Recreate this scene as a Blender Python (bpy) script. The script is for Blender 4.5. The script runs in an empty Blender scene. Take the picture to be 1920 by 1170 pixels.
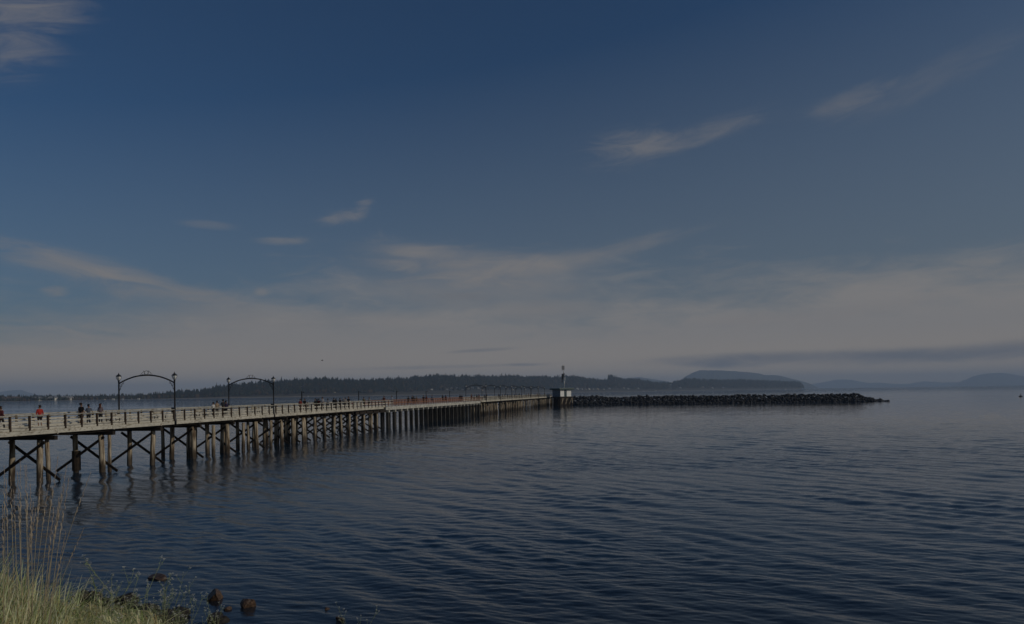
import bpy, math, random
import numpy as np
from mathutils import Vector, Matrix

# ------------------------------------------------------------------ camera, sky, sun, exposure
SC = bpy.context.scene
COL = SC.collection
H = 6.4            # eye height above the water
F = 1387.0         # focal length in photo pixels (1920 wide)
ROLL = math.radians(0.8)
cR, sR = math.cos(ROLL), math.sin(ROLL)
SUN_AZ, SUN_EL = math.radians(106), math.radians(27)
EXPOSURE = -1.75

cam = bpy.data.cameras.new("camera")
cam_o = bpy.data.objects.new("camera", cam)
COL.objects.link(cam_o)
cam.sensor_width = 36.0
cam.lens = 36.0 * F / 1920.0
cam.shift_y = 150.3 / 1920.0
cam.clip_start = 0.1
cam.clip_end = 120000
cam_o.matrix_world = Matrix(((cR, sR, 0, 0), (0, 0, -1, 0), (-sR, cR, 0, H), (0, 0, 0, 1)))
SC.camera = cam_o
SC.view_settings.view_transform = 'Standard'
SC.view_settings.look = 'None'
SC.view_settings.exposure = EXPOSURE
SC.view_settings.gamma = 1.0
SC.cycles.volume_bounces = 1
SC.cycles.max_bounces = 6
SC.cycles.use_denoising = True


def px(x, y):
    u, v = x - 960.0, 735.3 - y
    return u * cR + v * sR, -u * sR + v * cR


def at(x, y, Y):
    a, b = px(x, y)
    return Vector((a / F * Y, Y, H + b / F * Y))


def ground(x, y, z=0.0):
    a, b = px(x, y)
    Y = F * (H - z) / (-b)
    return Vector((a / F * Y, Y, z))


class NT:
    """small node-graph helper"""
    def __init__(self, tree):
        self.t = tree
        self.n = tree.nodes
        self.l = tree.links

    def new(self, kind, **kw):
        nd = self.n.new(kind)
        for k, v in kw.items():
            setattr(nd, k, v)
        return nd

    def put(self, sock, v):
        if hasattr(v, 'is_linked') or isinstance(v, bpy.types.NodeSocket):
            self.l.new(v, sock)
        else:
            if isinstance(v, (tuple, list)) and sock.type == 'RGBA' and len(v) == 3:
                v = (*v, 1.0)
            sock.default_value = v

    def m(self, op, a, b=None, c=None, clamp=False):
        nd = self.new('ShaderNodeMath', operation=op, use_clamp=clamp)
        self.put(nd.inputs[0], a)
        if b is not None: self.put(nd.inputs[1], b)
        if c is not None: self.put(nd.inputs[2], c)
        return nd.outputs[0]

    def mix(self, f, a, b, blend='MIX'):
        nd = self.new('ShaderNodeMix', data_type='RGBA', blend_type=blend)
        self.put(nd.inputs[0], f)
        self.put(nd.inputs[6], a)
        self.put(nd.inputs[7], b)
        return nd.outputs[2]

    def xyz(self, x, y, z):
        nd = self.new('ShaderNodeCombineXYZ')
        self.put(nd.inputs[0], x); self.put(nd.inputs[1], y); self.put(nd.inputs[2], z)
        return nd.outputs[0]

    def noise(self, vec, scale, detail=4.0, rough=0.55, dist=0.0):
        nd = self.new('ShaderNodeTexNoise')
        self.put(nd.inputs['Vector'], vec)
        nd.inputs['Scale'].default_value = scale
        nd.inputs['Detail'].default_value = detail
        nd.inputs['Roughness'].default_value = rough
        nd.inputs['Distortion'].default_value = dist
        return nd.outputs[0]

    def ramp(self, f, lo, hi, a=0.0, b=1.0, smooth=True):
        nd = self.new('ShaderNodeMapRange', interpolation_type='SMOOTHSTEP' if smooth else 'LINEAR', clamp=True)
        self.put(nd.inputs[0], f)
        for i, v in enumerate((lo, hi, a, b)):
            self.put(nd.inputs[1 + i], v)
        return nd.outputs[0]

    def mapping(self, vec, scale=(1, 1, 1), rot=(0, 0, 0), loc=(0, 0, 0)):
        nd = self.new('ShaderNodeMapping')
        self.put(nd.inputs['Vector'], vec)
        nd.inputs['Scale'].default_value = scale
        nd.inputs['Rotation'].default_value = rot
        nd.inputs['Location'].default_value = loc
        return nd.outputs[0]


# world -------------------------------------------------------------
W = bpy.data.worlds.new("World")
SC.world = W
W.use_nodes = True
W.node_tree.nodes.clear()
N = NT(W.node_tree)
sky = N.new('ShaderNodeTexSky', sky_type='NISHITA', sun_disc=False, sun_elevation=SUN_EL, sun_rotation=SUN_AZ)
sky.air_density, sky.dust_density, sky.ozone_density, sky.altitude = 1.0, 1.0, 1.5, 0
STR = 0.1
gen = N.new('ShaderNodeTexCoord').outputs['Generated']
sep = N.new('ShaderNodeSeparateXYZ')
N.l.new(gen, sep.inputs[0])
AZ = N.m('ARCTAN2', sep.outputs[0], sep.outputs[1])
EL = N.m('ARCSINE', sep.outputs[2])
GAIN = 1.0 / (STR * 2 ** EXPOSURE)      # displayed linear value -> sky node value


def lin(r, g, b):
    f = lambda c: (c / 255 / 12.92) if c <= 10 else ((c / 255 + .055) / 1.055) ** 2.4
    return (f(r), f(g), f(b))


def skyc(r, g, b, k=1.0):
    return tuple(v * GAIN * k for v in lin(r, g, b))


# the clear air: the sky texture, greyed towards the horizon by thin sea mist high up
sky_col = N.mix(1.0, sky.outputs[0], (0.46, 0.81, 1.16), 'MULTIPLY')


def azel(x, y):
    a, b = px(x, y)
    return math.atan2(a, F), math.atan2(b, math.hypot(F, a))


# three fields of fibrous cloud texture, laid along different wind directions
def fibres(ang, stretch, sc, seed):
    ca, sa = math.cos(math.radians(ang)), math.sin(math.radians(ang))
    p = N.m('ADD', N.m('MULTIPLY', AZ, ca * sc / stretch), N.m('MULTIPLY', EL, sa * sc / stretch))
    q = N.m('SUBTRACT', N.m('MULTIPLY', EL, ca * sc), N.m('MULTIPLY', AZ, sa * sc))
    return N.noise(N.xyz(p, q, seed), 1.0, 9.0, 0.66, 0.8)


NF = {'down': fibres(-7, 4.0, 40.0, 1.3), 'up': fibres(12, 4.5, 48.0, 5.1), 'flat': fibres(2, 4.0, 55.0, 9.7)}


def cloud(x, y, w, h, ang, amount, field='flat', hard=1.0):
    """one streaky cloud patch at a compass bearing and height; w, h half sizes; ang degrees, up to the right positive"""
    a0, e0 = azel(x, y)
    ca, sa = math.cos(math.radians(ang)), math.sin(math.radians(ang))
    da = N.m('SUBTRACT', AZ, a0)
    de = N.m('SUBTRACT', EL, e0)
    pn = N.m('ADD', N.m('MULTIPLY', da, ca * F / w), N.m('MULTIPLY', de, sa * F / w))
    qn = N.m('SUBTRACT', N.m('MULTIPLY', de, ca * F / h), N.m('MULTIPLY', da, sa * F / h))
    r2 = N.m('ADD', N.m('MULTIPLY', pn, pn), N.m('MULTIPLY', qn, qn))
    g = N.m('POWER', 2.718, N.m('MULTIPLY', r2, -0.8))
    nz = N.m('MULTIPLY', N.m('SUBTRACT', NF[field], 0.5), 2.4 * hard)
    d = N.ramp(N.m('ADD', nz, N.m('MULTIPLY', g, 1.0)), 0.10, 1.45)
    return N.m('MULTIPLY', N.m('MULTIPLY', d, N.ramp(g, 0.02, 0.7)), amount)


def over(col, dens, c):
    return N.mix(dens, col, c)


# broad pale bank low over the sea, with an uneven, wispy top
elb = N.m('ADD', EL, N.m('MULTIPLY', N.m('SUBTRACT', NF['flat'], 0.5), 0.10))
elb = N.m('ADD', elb, N.m('MULTIPLY', N.m('SUBTRACT', N.noise(N.xyz(N.m('MULTIPLY', AZ, 3.0), N.m('MULTIPLY', EL, 10.0), 3.7), 1.3, 3.0), 0.5), 0.13))
elb = N.m('ADD', elb, N.ramp(AZ, -0.55, -0.22, 0.035, 0.0))
elb = N.m('ADD', elb, N.m('MULTIPLY', N.m('SUBTRACT', NF['down'], 0.5), 0.05))
bank = N.ramp(elb, 0.075, 0.18, 0.92, 0.0)
mist = N.ramp(N.m('SUBTRACT', EL, N.m('MULTIPLY', AZ, 0.16)), -0.10, 0.42, 0.85, 0.0, False)
col = over(sky_col, mist, skyc(101, 108, 113))
col = over(col, bank, skyc(131, 127, 124))
WARM = skyc(125, 121, 119)
for args in [
    (0, 50, 80, 62, 16, .5, 'up'), (95, 18, 75, 30, 16, .42, 'up'),
    (130, 493, 130, 22, -9, .7, 'down', 1.0), (255, 518, 70, 12, -4, .6, 'down'),
    (100, 546, 20, 11, 0, .6, 'flat', .9), (350, 560, 150, 24, -6, .75, 'down'),
    (490, 547, 14, 8, 0, .7, 'flat', .6), (528, 452, 50, 8, 3, .8, 'flat', .6),
    (640, 406, 40, 14, 8, .6, 'up', 1.1), (680, 390, 22, 14, 40, .5, 'flat', 1.1),
    (390, 422, 45, 8, 0, .35, 'flat', .6), (780, 470, 90, 12, -3, .75, 'down', .8),
    (880, 500, 190, 36, -4, .8, 'flat', .8), (1000, 498, 170, 22, 5, .7, 'flat', .9),
    (1180, 462, 130, 14, 12, .4, 'up', .9), (880, 545, 230, 30, 0, .65, 'flat'),
    (1180, 275, 85, 30, 4, .45, 'flat', 1.2), (1290, 258, 130, 20, 10, .42, 'up', 1.0),
    (1600, 184, 75, 16, 12, .34, 'up', 1.0), (1740, 150, 150, 26, 14, .15, 'up'),
    (1390, 598, 110, 13, 3, .6, 'up'), (1570, 590, 170, 16, 9, .45, 'up'),
    (1010, 580, 130, 20, 0, .8, 'flat', .6), (560, 600, 300, 20, 0, .6, 'flat'),
]:
    col = over(col, cloud(*args), WARM)
glow = N.ramp(EL, 0.0, 0.085, 1.0, 0.0)
col = over(col, glow, skyc(166, 151, 132))
DARK = skyc(89, 93, 102)
for args in [
    (1400, 672, 190, 12, 1, 1., 'flat', .4), (1640, 669, 200, 14, 0, .95, 'flat', .4), (1880, 656, 190, 16, 3, 1., 'flat', .4),
    (1345, 684, 75, 8, -2, 1., 'flat', .4), (900, 657, 70, 4, 3, .8, 'flat', .5),
    (820, 688, 200, 4, 1, .5, 'flat', .6), (850, 555, 60, 9, -4, .3, 'down'), (985, 684, 40, 3, 0, .7, 'flat', .4),
]:
    col = over(col, cloud(*args), DARK)
bg = N.new('ShaderNodeBackground')
N.put(bg.inputs[0], col)
bg.inputs[1].default_value = STR
wo = N.new('ShaderNodeOutputWorld')
N.l.new(bg.outputs[0], wo.inputs[0])

sun = bpy.data.lights.new("sun", 'SUN')
sun.energy = 4.2
sun.angle = math.radians(0.6)
sun.color = (1.0, 0.89, 0.74)
sun_o = bpy.data.objects.new("sun", sun)
COL.objects.link(sun_o)
to_sun = Vector((math.sin(SUN_AZ) * math.cos(SUN_EL), math.cos(SUN_AZ) * math.cos(SUN_EL), math.sin(SUN_EL)))
sun_o.rotation_euler = to_sun.to_track_quat('Z', 'Y').to_euler()
sun_o.location = (0, 0, 60)


# ------------------------------------------------------------------ helpers
def tag(o, label=None, cat=None, group=None, kind=None):
    if label: o['label'] = label
    if cat: o['category'] = cat
    if group: o['group'] = group
    if kind: o['kind'] = kind
    return o


def empty(name, loc=(0, 0, 0), rz=0.0, parent=None):
    o = bpy.data.objects.new(name, None)
    o.location = loc
    o.rotation_euler = (0, 0, rz)
    o.empty_display_size = 0.3
    COL.objects.link(o)
    if parent: o.parent = parent
    return o


def link_mesh(name, me, mat, parent=None, smooth=False):
    if mat is not None:
        for m_ in (mat if isinstance(mat, (list, tuple)) else [mat]):
            me.materials.append(m_)
    if smooth:
        me.polygons.foreach_set('use_smooth', [True] * len(me.polygons))
    o = bpy.data.objects.new(name, me)
    COL.objects.link(o)
    if parent: o.parent = parent
    return o


def np_mesh(name, V, Q):
    """V (n,3) verts; Q (m,k) faces with constant k"""
    V = np.asarray(V, np.float32); Q = np.asarray(Q, np.int32)
    me = bpy.data.meshes.new(name)
    me.vertices.add(len(V)); me.vertices.foreach_set('co', V.ravel())
    k = Q.shape[1]
    me.loops.add(Q.size); me.loops.foreach_set('vertex_index', Q.ravel())
    me.polygons.add(len(Q))
    me.polygons.foreach_set('loop_start', np.arange(0, Q.size, k, dtype=np.int32))
    me.update(calc_edges=True)
    return me


class MB:
    def __init__(self):
        self.v = []; self.f = []; self.mi = []

    def add(self, vs, fs, mi=0):
        n = len(self.v)
        self.v += [tuple(v) for v in vs]
        self.f += [tuple(i + n for i in f) for f in fs]
        self.mi += [mi] * len(fs)

    def box(self, c, half, ex=(1, 0, 0), ey=(0, 1, 0), ez=(0, 0, 1), mi=0):
        c = Vector(c); ex = Vector(ex) * half[0]; ey = Vector(ey) * half[1]; ez = Vector(ez) * half[2]
        vs = [c + ex * i + ey * j + ez * k for i in (-1, 1) for j in (-1, 1) for k in (-1, 1)]
        self.add(vs, [(0, 1, 3, 2), (4, 6, 7, 5), (0, 4, 5, 1), (2, 3, 7, 6), (0, 2, 6, 4), (1, 5, 7, 3)], mi)

    def beam(self, a, b, w, t, up=(0, 0, 1), mi=0):
        """bar from a to b; w across (up direction), t thick"""
        a = Vector(a); b = Vector(b); d = b - a; L = d.length; d.normalize()
        s = d.cross(Vector(up)).normalized(); u = s.cross(d).normalized()
        self.box((a + b) / 2, (L / 2, t / 2, w / 2), d, s, u, mi)

    def tube(self, pts, r, n=8, cap=True, mi=0):
        pts = [Vector(p) for p in pts]
        rs = r if isinstance(r, (list, tuple)) else [r] * len(pts)
        vs = []; fs = []
        ref = Vector((0, 0, 1))
        d0 = (pts[-1] - pts[0])
        if d0.length > 0 and abs(d0.normalized().z) > 0.9: ref = Vector((1, 0.1, 0))
        for i, p in enumerate(pts):
            d = (pts[min(i + 1, len(pts) - 1)] - pts[max(i - 1, 0)]).normalized()
            s = d.cross(ref)
            if s.length < 1e-4: s = d.cross(Vector((0.3, 1, 0)))
            s.normalize(); u = s.cross(d)
            for k in range(n):
                a = 2 * math.pi * k / n
                vs.append(p + (s * math.cos(a) + u * math.sin(a)) * rs[i])
        for i in range(len(pts) - 1):
            for k in range(n):
                a = i * n + k; b = i * n + (k + 1) % n
                fs.append((a, b, b + n, a + n))
        if cap:
            fs.append(tuple(range(n))[::-1]); fs.append(tuple(range(len(vs) - n, len(vs))))
        self.add(vs, fs, mi)

    def lathe(self, c, prof, n=12, mi=0):
        c = Vector(c); vs = []; fs = []
        for r, z in prof:
            for k in range(n):
                a = 2 * math.pi * k / n
                vs.append(c + Vector((r * math.cos(a), r * math.sin(a), z)))
        for i in range(len(prof) - 1):
            for k in range(n):
                a = i * n + k; b = i * n + (k + 1) % n
                fs.append((a, b, b + n, a + n))
        fs.append(tuple(range(n))[::-1]); fs.append(tuple(range(len(vs) - n, len(vs))))
        self.add(vs, fs, mi)

    def mesh(self, name):
        me = bpy.data.meshes.new(name)
        me.from_pydata(self.v, [], self.f)
        me.polygons.foreach_set('material_index', self.mi)
        me.update()
        return me

    def build(self, name, mat, parent=None, smooth=False):
        return link_mesh(name, self.mesh(name), mat, parent, smooth)


def copy_tree(o, parent=None):
    c = o.copy()
    COL.objects.link(c)
    c.parent = parent
    for ch in o.children:
        copy_tree(ch, c)
    return c


# ------------------------------------------------------------------ materials
def mat(name, base, rough=0.8, metal=0.0, spec=0.3, build=None):
    m_ = bpy.data.materials.new(name)
    m_.use_nodes = True
    n = NT(m_.node_tree)
    b = n.n['Principled BSDF']
    b.inputs['Base Color'].default_value = (*base, 1)
    b.inputs['Roughness'].default_value = rough
    b.inputs['Metallic'].default_value = metal
    b.inputs['Specular IOR Level'].default_value = spec
    if build: build(n, b)
    return m_


def dirty(base, dark, scale=(1, 1, 1), ns=6.0, lo=0.35, hi=0.65, bump=0.0, zband=None):
    def f(n, b):
        pos = n.new('ShaderNodeTexCoord').outputs['Object']
        v = n.mapping(pos, scale)
        nz = n.noise(v, ns, 6, 0.62)
        c = n.mix(n.ramp(nz, lo, hi), dark, base)
        nz2 = n.noise(n.mapping(pos, (1, 1, 1), loc=(7, 3, 1)), 0.9, 3)
        c = n.mix(n.ramp(nz2, 0.3, 0.7, 0.75, 1.0), (0, 0, 0), c)
        if zband:
            s = n.new('ShaderNodeSeparateXYZ'); n.l.new(pos, s.inputs[0])
            zz = n.m('ADD', s.outputs[2], n.m('MULTIPLY', n.m('SUBTRACT', nz, 0.5), 1.6))
            c = n.mix(n.ramp(zz, 0.5, 1.5, 0.85, 0.0), c, (0.035, 0.024, 0.016))
        n.put(b.inputs['Base Color'], c)
        if bump:
            bp = n.new('ShaderNodeBump'); bp.inputs['Strength'].default_value = bump
            bp.inputs['Distance'].default_value = 0.03
            n.l.new(nz, bp.inputs['Height']); n.l.new(bp.outputs[0], b.inputs['Normal'])
    return f


M_cream = mat('weathered_cream_paint', (.6, .56, .45), .8, build=dirty((.60, .57, .48), (.24, .19, .13), (1, 1, 3), 2.5, .30, .52))
M_deck = mat('weathered_planks', (.4, .37, .3), .9, build=dirty((.46, .42, .33), (.24, .19, .13), (1, 6, 1), 2.0, .3, .6))
M_post = mat('brown_timber', (.06, .04, .025), .85, build=dirty((.085, .055, .035), (.035, .024, .016), (3, 3, 1), 3))
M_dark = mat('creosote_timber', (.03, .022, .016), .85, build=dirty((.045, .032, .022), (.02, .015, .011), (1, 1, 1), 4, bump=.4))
M_pile = mat('weathered_pile', (.2, .17, .12), .9, build=dirty((.54, .46, .34), (.13, .085, .05), (5, 5, .35), 1.5, .38, .58, .5, True))
M_rust = mat('red_brown_rail', (.22, .08, .04), .8, build=dirty((.36, .17, .10), (.20, .09, .05), (1, 1, 2), 3))
M_conc = mat('pale_concrete', (.6, .59, .54), .85, build=dirty((.60, .59, .53), (.38, .36, .31), (1, 1, 2), 1.2))
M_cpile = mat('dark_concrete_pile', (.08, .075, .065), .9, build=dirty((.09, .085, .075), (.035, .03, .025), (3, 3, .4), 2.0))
M_iron = mat('black_iron', (.012, .012, .014), .45, .0, .5)
M_glass = mat('frosted_lamp_glass', (.75, .76, .74), .25, 0, .5)
M_white = mat('white_paint', (.82, .82, .78), .7)
M_rock = mat('dark_rock', (.05, .045, .04), .9, build=dirty((.06, .054, .048), (.018, .016, .015), (1, 1, 1), 1.2, .35, .7, .8))
M_wetrock = mat('wet_brown_rock', (.05, .035, .025), .5, build=dirty((.17, .105, .065), (.05, .032, .022), (1, 1, 1), 4.0, .35, .7, .8))
# ------------------------------------------------------------------ water
rng = np.random.default_rng(7)


def build_water():
    rows = []
    y = 1000.0
    while y > 0.22:
        rows.append(y)
        if y > 150: y -= 1.0
        elif y > 22: y -= 0.4
        elif y > 8: y -= 0.7
        else: y *= 0.93
    rows = np.array(rows)
    Yr = F * H / rows
    u = np.linspace(-1.45, 1.45, 1200)
    YY, UU = np.meshgrid(Yr, u, indexing='ij')
    XX = YY * UU
    dY = np.abs(np.gradient(Yr))[:, None]
    Z = np.zeros_like(XX, np.float32)
    SX = np.zeros_like(Z); SY = np.zeros_like(Z)
    x32, y32 = XX.astype(np.float32), YY.astype(np.float32)
    near = YY[:, 0] < 900
    xn, yn = x32[near], y32[near]
    zn = np.zeros_like(xn); tot = 0; kept = np.zeros_like(xn)
    # slow patchiness so the waves come in groups
    lams = np.exp(rng.uniform(math.log(0.26), math.log(4.6), 110))
    main = math.radians(222)      # travelling towards the near left shore
    for L in lams:
        spread = 0.30 if L > 1.2 else 0.42
        th = (main if L > 1.2 else math.radians(258)) + rng.normal(0, spread)
        k = 2 * math.pi / L
        kx, ky = k * math.cos(th), k * math.sin(th)
        amp = 0.0019 * L ** 0.62 * (1.35 if 1.5 < L < 3.2 else 1.0)
        ly = 2 * math.pi / max(abs(ky), 1e-3)
        w = np.clip((ly / dY[near] - 2.2) / 2.0, 0, 1).astype(np.float32)
        ph = (kx * xn + ky * yn + rng.uniform(0, 6.28)).astype(np.float32)
        zn += w * amp * (np.sin(ph) + 0.18 * np.sin(2 * ph + 1.3))
        kept += w * amp * k; tot += amp * k
    # calmer in the lee close to the shore stones
    zn *= np.clip(0.55 + (yn - 18) / 40, 0.55, 1.0)
    grp = 1.0 + 0.35 * np.sin(xn * .21 + yn * .13 + 1) * np.sin(xn * -.09 + yn * .17)
    zn *= grp
    Z[near] = zn
    geo = np.zeros_like(Z); geo[near] = kept / tot
    V = np.stack([x32.ravel(), y32.ravel(), Z.ravel()], 1)
    nr, nc = XX.shape
    i = np.arange(nr - 1)[:, None] * nc + np.arange(nc - 1)[None, :]
    i = i.ravel()
    Q = np.stack([i, i + 1, i + nc + 1, i + nc], 1)
    B = 60000.0
    base = len(V)
    V = np.vstack([V, [[-B, -B, -.35], [B, -B, -.35], [B, B, -.35], [-B, B, -.35]]])
    Q = np.vstack([Q, [[base, base + 1, base + 2, base + 3]]])
    me = np_mesh('water', V, Q)
    a = me.attributes.new('geo', 'FLOAT', 'POINT')
    a.data.foreach_set('value', np.concatenate([geo.ravel(), np.zeros(4)]).astype(np.float32))

    def sh(n, b):
        pos = n.new('ShaderNodeTexCoord').outputs['Object']
        at_ = n.new('ShaderNodeAttribute'); at_.attribute_name = 'geo'
        g = at_.outputs['Fac']
        ang = math.radians(42)
        # fine ripples
        v1 = n.mapping(pos, (1.0, 3.2, 1), (0, 0, ang))
        r1 = n.m('ADD', n.noise(v1, 1.6, 4, 0.6, 0.3), n.m('MULTIPLY', n.noise(n.mapping(pos, (1, 2.6, 1), (0, 0, -.1)), 4.5, 4, 0.6, 0.3), 0.45))
        r2 = n.noise(n.mapping(pos, (1, 2.4, 1), (0, 0, ang + .5)), 0.42, 4, 0.55, 0.2)
        # long wind lanes
        lane = n.noise(n.mapping(pos, (0.0022, 0.012, 1), (0, 0, -.12)), 1.0, 3, 0.55)
        lane = n.ramp(lane, 0.36, 0.62, 0.45, 1.25)
        far = n.m('SUBTRACT', 1.0, g, clamp=True)
        s0 = n.new('ShaderNodeSeparateXYZ'); n.l.new(pos, s0.inputs[0])
        Yw = s0.outputs[1]
        h = n.m('ADD', n.m('MULTIPLY', r1, n.ramp(far, 0.3, 0.9, 0.017, 0.006)), n.m('MULTIPLY', n.m('MULTIPLY', r2, 0.026), far))
        bp = n.new('ShaderNodeBump')
        bp.inputs['Distance'].default_value = 1.0
        n.put(bp.inputs['Strength'], 1.0)
        n.put(bp.inputs['Height'], n.m('MULTIPLY', h, lane))
        # capillary chop tilts the surface a little everywhere, more on the open windy water
        def tilt(v, sc):
            nd = n.new('ShaderNodeTexNoise'); n.put(nd.inputs['Vector'], v)
            nd.inputs['Scale'].default_value = sc; nd.inputs['Detail'].default_value = 4.0; nd.inputs['Roughness'].default_value = .62
            sb = n.new('ShaderNodeVectorMath', operation='SUBTRACT'); n.l.new(nd.outputs['Color'], sb.inputs[0]); sb.inputs[1].default_value = (.5, .5, .5)
            return sb.outputs[0]
        amp = n.m('ADD', n.ramp(Yw, 30.0, 120.0, 0.10, 0.20), n.m('ADD', n.ramp(Yw, 260.0, 650.0, 0.0, 0.35), n.ramp(Yw, 650.0, 1800.0, 0.0, 3.0)))
        amp = n.m('ADD', amp, n.m('MULTIPLY', n.ramp(s0.outputs[0], -30.0, -180.0, 0.0, 1.5), n.ramp(Yw, 140.0, 380.0)))
        amp = n.m('MULTIPLY', amp, lane)
        t1 = tilt(n.mapping(pos, (0.45, 1.3, 1), (0, 0, -.08)), 2.6)
        sc_ = n.new('ShaderNodeVectorMath', operation='SCALE'); n.l.new(t1, sc_.inputs[0]); n.put(sc_.inputs['Scale'], amp)
        fl_ = n.new('ShaderNodeVectorMath', operation='MULTIPLY'); n.l.new(sc_.outputs[0], fl_.inputs[0]); fl_.inputs[1].default_value = (.6, 1.0, 0.0)
        ad = n.new('ShaderNodeVectorMath', operation='ADD'); n.l.new(bp.outputs[0], ad.inputs[0]); n.l.new(fl_.outputs[0], ad.inputs[1])
        nn = n.new('ShaderNodeVectorMath', operation='NORMALIZE'); n.l.new(ad.outputs[0], nn.inputs[0])
        n.l.new(nn.outputs[0], b.inputs['Normal'])
        b.inputs['IOR'].default_value = 1.333
        b.inputs['Specular IOR Level'].default_value = 0.5
        s = n.new('ShaderNodeSeparateXYZ'); n.l.new(pos, s.inputs[0])
        # silt and weed on the bed shows brown through the shallows
        dist = n.m('ADD', s.outputs[1], n.m('MULTIPLY', s.outputs[0], 0.25))
        sh_ = n.ramp(dist, 19.0, 34.0, 0.8, 0.0)
        c = n.mix(sh_, (0.007, 0.027, 0.052), (0.014, 0.016, 0.020))
        n.put(b.inputs['Base Color'], c)
    mw = mat('sea_water', (.01, .02, .03), .04, 0, .5, sh)
    o = link_mesh('water', me, mw, None, True)
    tag(o, kind='structure')


build_water()


# ------------------------------------------------------------------ near bank and sea bed
def interp(x, pts):
    xs = [p[0] for p in pts]; ys = [p[1] for p in pts]
    return float(np.interp(x, xs, ys))


SHORE = [(-60, 33), (-30, 28), (-18, 24.5), (-14, 23.3), (-11.5, 22.2), (-9.6, 21.2), (-7, 20.7), (0, 20.0), (10, 19.2), (30, 18), (60, 17)]


def bank_z(X, Y):
    s = interp(X, SHORE)
    d = s - Y                        # metres inland of the waterline
    d -= 1.2
    if d < 0: return max(-4.0, d * 0.3)
    if d < 3.5: return d * 0.10
    top = 4.85
    z = 0.35 + (d - 3.5) * 0.40
    if z > top: z = top + min(0.35, (z - top) * .02)
    # left grassy shoulder reaches further out
    return z


def build_bank():
    xs = np.concatenate([np.linspace(-60, -20, 41), np.linspace(-19.5, 12, 106), np.linspace(13, 60, 30)])
    ys = np.concatenate([np.linspace(-30, 1, 32), np.linspace(1.3, 32, 124), np.linspace(33, 60, 28)])
    V = []
    r = random.Random(3)
    for y in ys:
        for x in xs:
            V.append((x, y, bank_z(x, y) + r.uniform(-.035, .035)))
    n = len(xs)
    Q = [(j * n + i, j * n + i + 1, (j + 1) * n + i + 1, (j + 1) * n + i) for j in range(len(ys) - 1) for i in range(n - 1)]
    me = np_mesh('ground', V, Q)
    m_ = mat('earth_bank', (.06, .05, .035), .95, build=dirty((.085, .07, .045), (.03, .025, .018), (1, 1, 1), 3.0, .3, .7, .8))
    tag(link_mesh('ground', me, m_, None, True), kind='structure')


build_bank()


# ------------------------------------------------------------------ far land
def rough_ridge(name, prof, Y, depth, mat_, seed, base_z=-2.0, step=2.0, jag=0.6):
    """a real hill: crest through prof [(px x, px y)] at distance Y, falling to the water in front and behind"""
    r = random.Random(seed)
    x0, x1 = prof[0][0], prof[-1][0]
    n = max(8, int((x1 - x0) / step))
    cols = []
    for i in range(n + 1):
        x = x0 + (x1 - x0) * i / n
        y = interp(x, prof)
        c = at(x, y, Y)
        hgt = max(1.0, c.z)
        bearing = Vector((c.x, c.y, 0)).normalized()
        row = []
        for k, (f, hf) in enumerate(((-1, 0), (-.72, .22), (-.45, .55), (-.2, .86), (0, 1), (.25, .8), (.6, .4), (1, 0))):
            jig = r.uniform(-jag, jag) * hgt * .05 if 0 < k < 7 else 0
            p = Vector((c.x, c.y, 0)) + bearing * depth * (f + (r.uniform(-.05, .05) if 0 < k < 7 and k != 4 else 0))
            z = base_z + (hgt - base_z) * hf + (jig if k != 4 else jig * .3)
            row.append((p.x, p.y, z))
        cols.append(row)
    V = [p for row in cols for p in row]
    m = 8
    Q = [(i * m + k, (i + 1) * m + k, (i + 1) * m + k + 1, i * m + k + 1) for i in range(n) for k in range(m - 1)]
    o = link_mesh(name, np_mesh(name, V, Q), mat_, None, True)
    tag(o, kind='structure')
    return o


M_hill = mat('distant_forest_hill', (.05, .06, .05), 1.0, build=dirty((.11, .125, .11), (.06, .075, .065), (.002, .002, .004), 1.0))
rough_ridge('mountain', [(-120, 746), (-60, 736), (0, 735), (15, 732.5), (30, 731), (40, 731), (52, 735.5), (70, 740), (95, 744), (110, 747)], 17000, 1600, M_hill, 1)
rough_ridge('mountain', [(1255, 731), (1270, 717), (1285, 706), (1300, 698), (1313, 694.0), (1335, 694.3), (1350, 694.6), (1380, 696), (1410, 698.3), (1426, 701), (1437, 703.5), (1452, 703.2), (1465, 705), (1480, 709), (1495, 712.5), (1515, 718), (1535, 727)], 13500, 1500, M_hill, 2)
rough_ridge('mountain', [(1120, 733), (1150, 717), (1175, 709), (1200, 707), (1225, 711), (1250, 715), (1275, 722), (1300, 731)], 15500, 1200, M_hill, 3)
rough_ridge('island', [(1490, 727), (1508, 722), (1530, 718.5), (1548, 716), (1562, 712.8), (1580, 711.3), (1598, 712), (1612, 715.5), (1632, 718.2), (1648, 717), (1662, 718.5), (1685, 720), (1702, 720), (1716, 716.8), (1734, 714.8), (1752, 716), (1768, 717.2), (1785, 716.2), (1800, 717.0), (1830, 721), (1850, 724)], 24000, 1500, M_hill, 4)
rough_ridge('island', [(1785, 724), (1800, 716), (1812, 711), (1825, 705.5), (1840, 702), (1856, 700), (1876, 699.3), (1892, 700.8), (1908, 703.8), (1925, 706), (1945, 705), (1970, 711), (2000, 721)], 20000, 1500, M_hill, 5)

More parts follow.
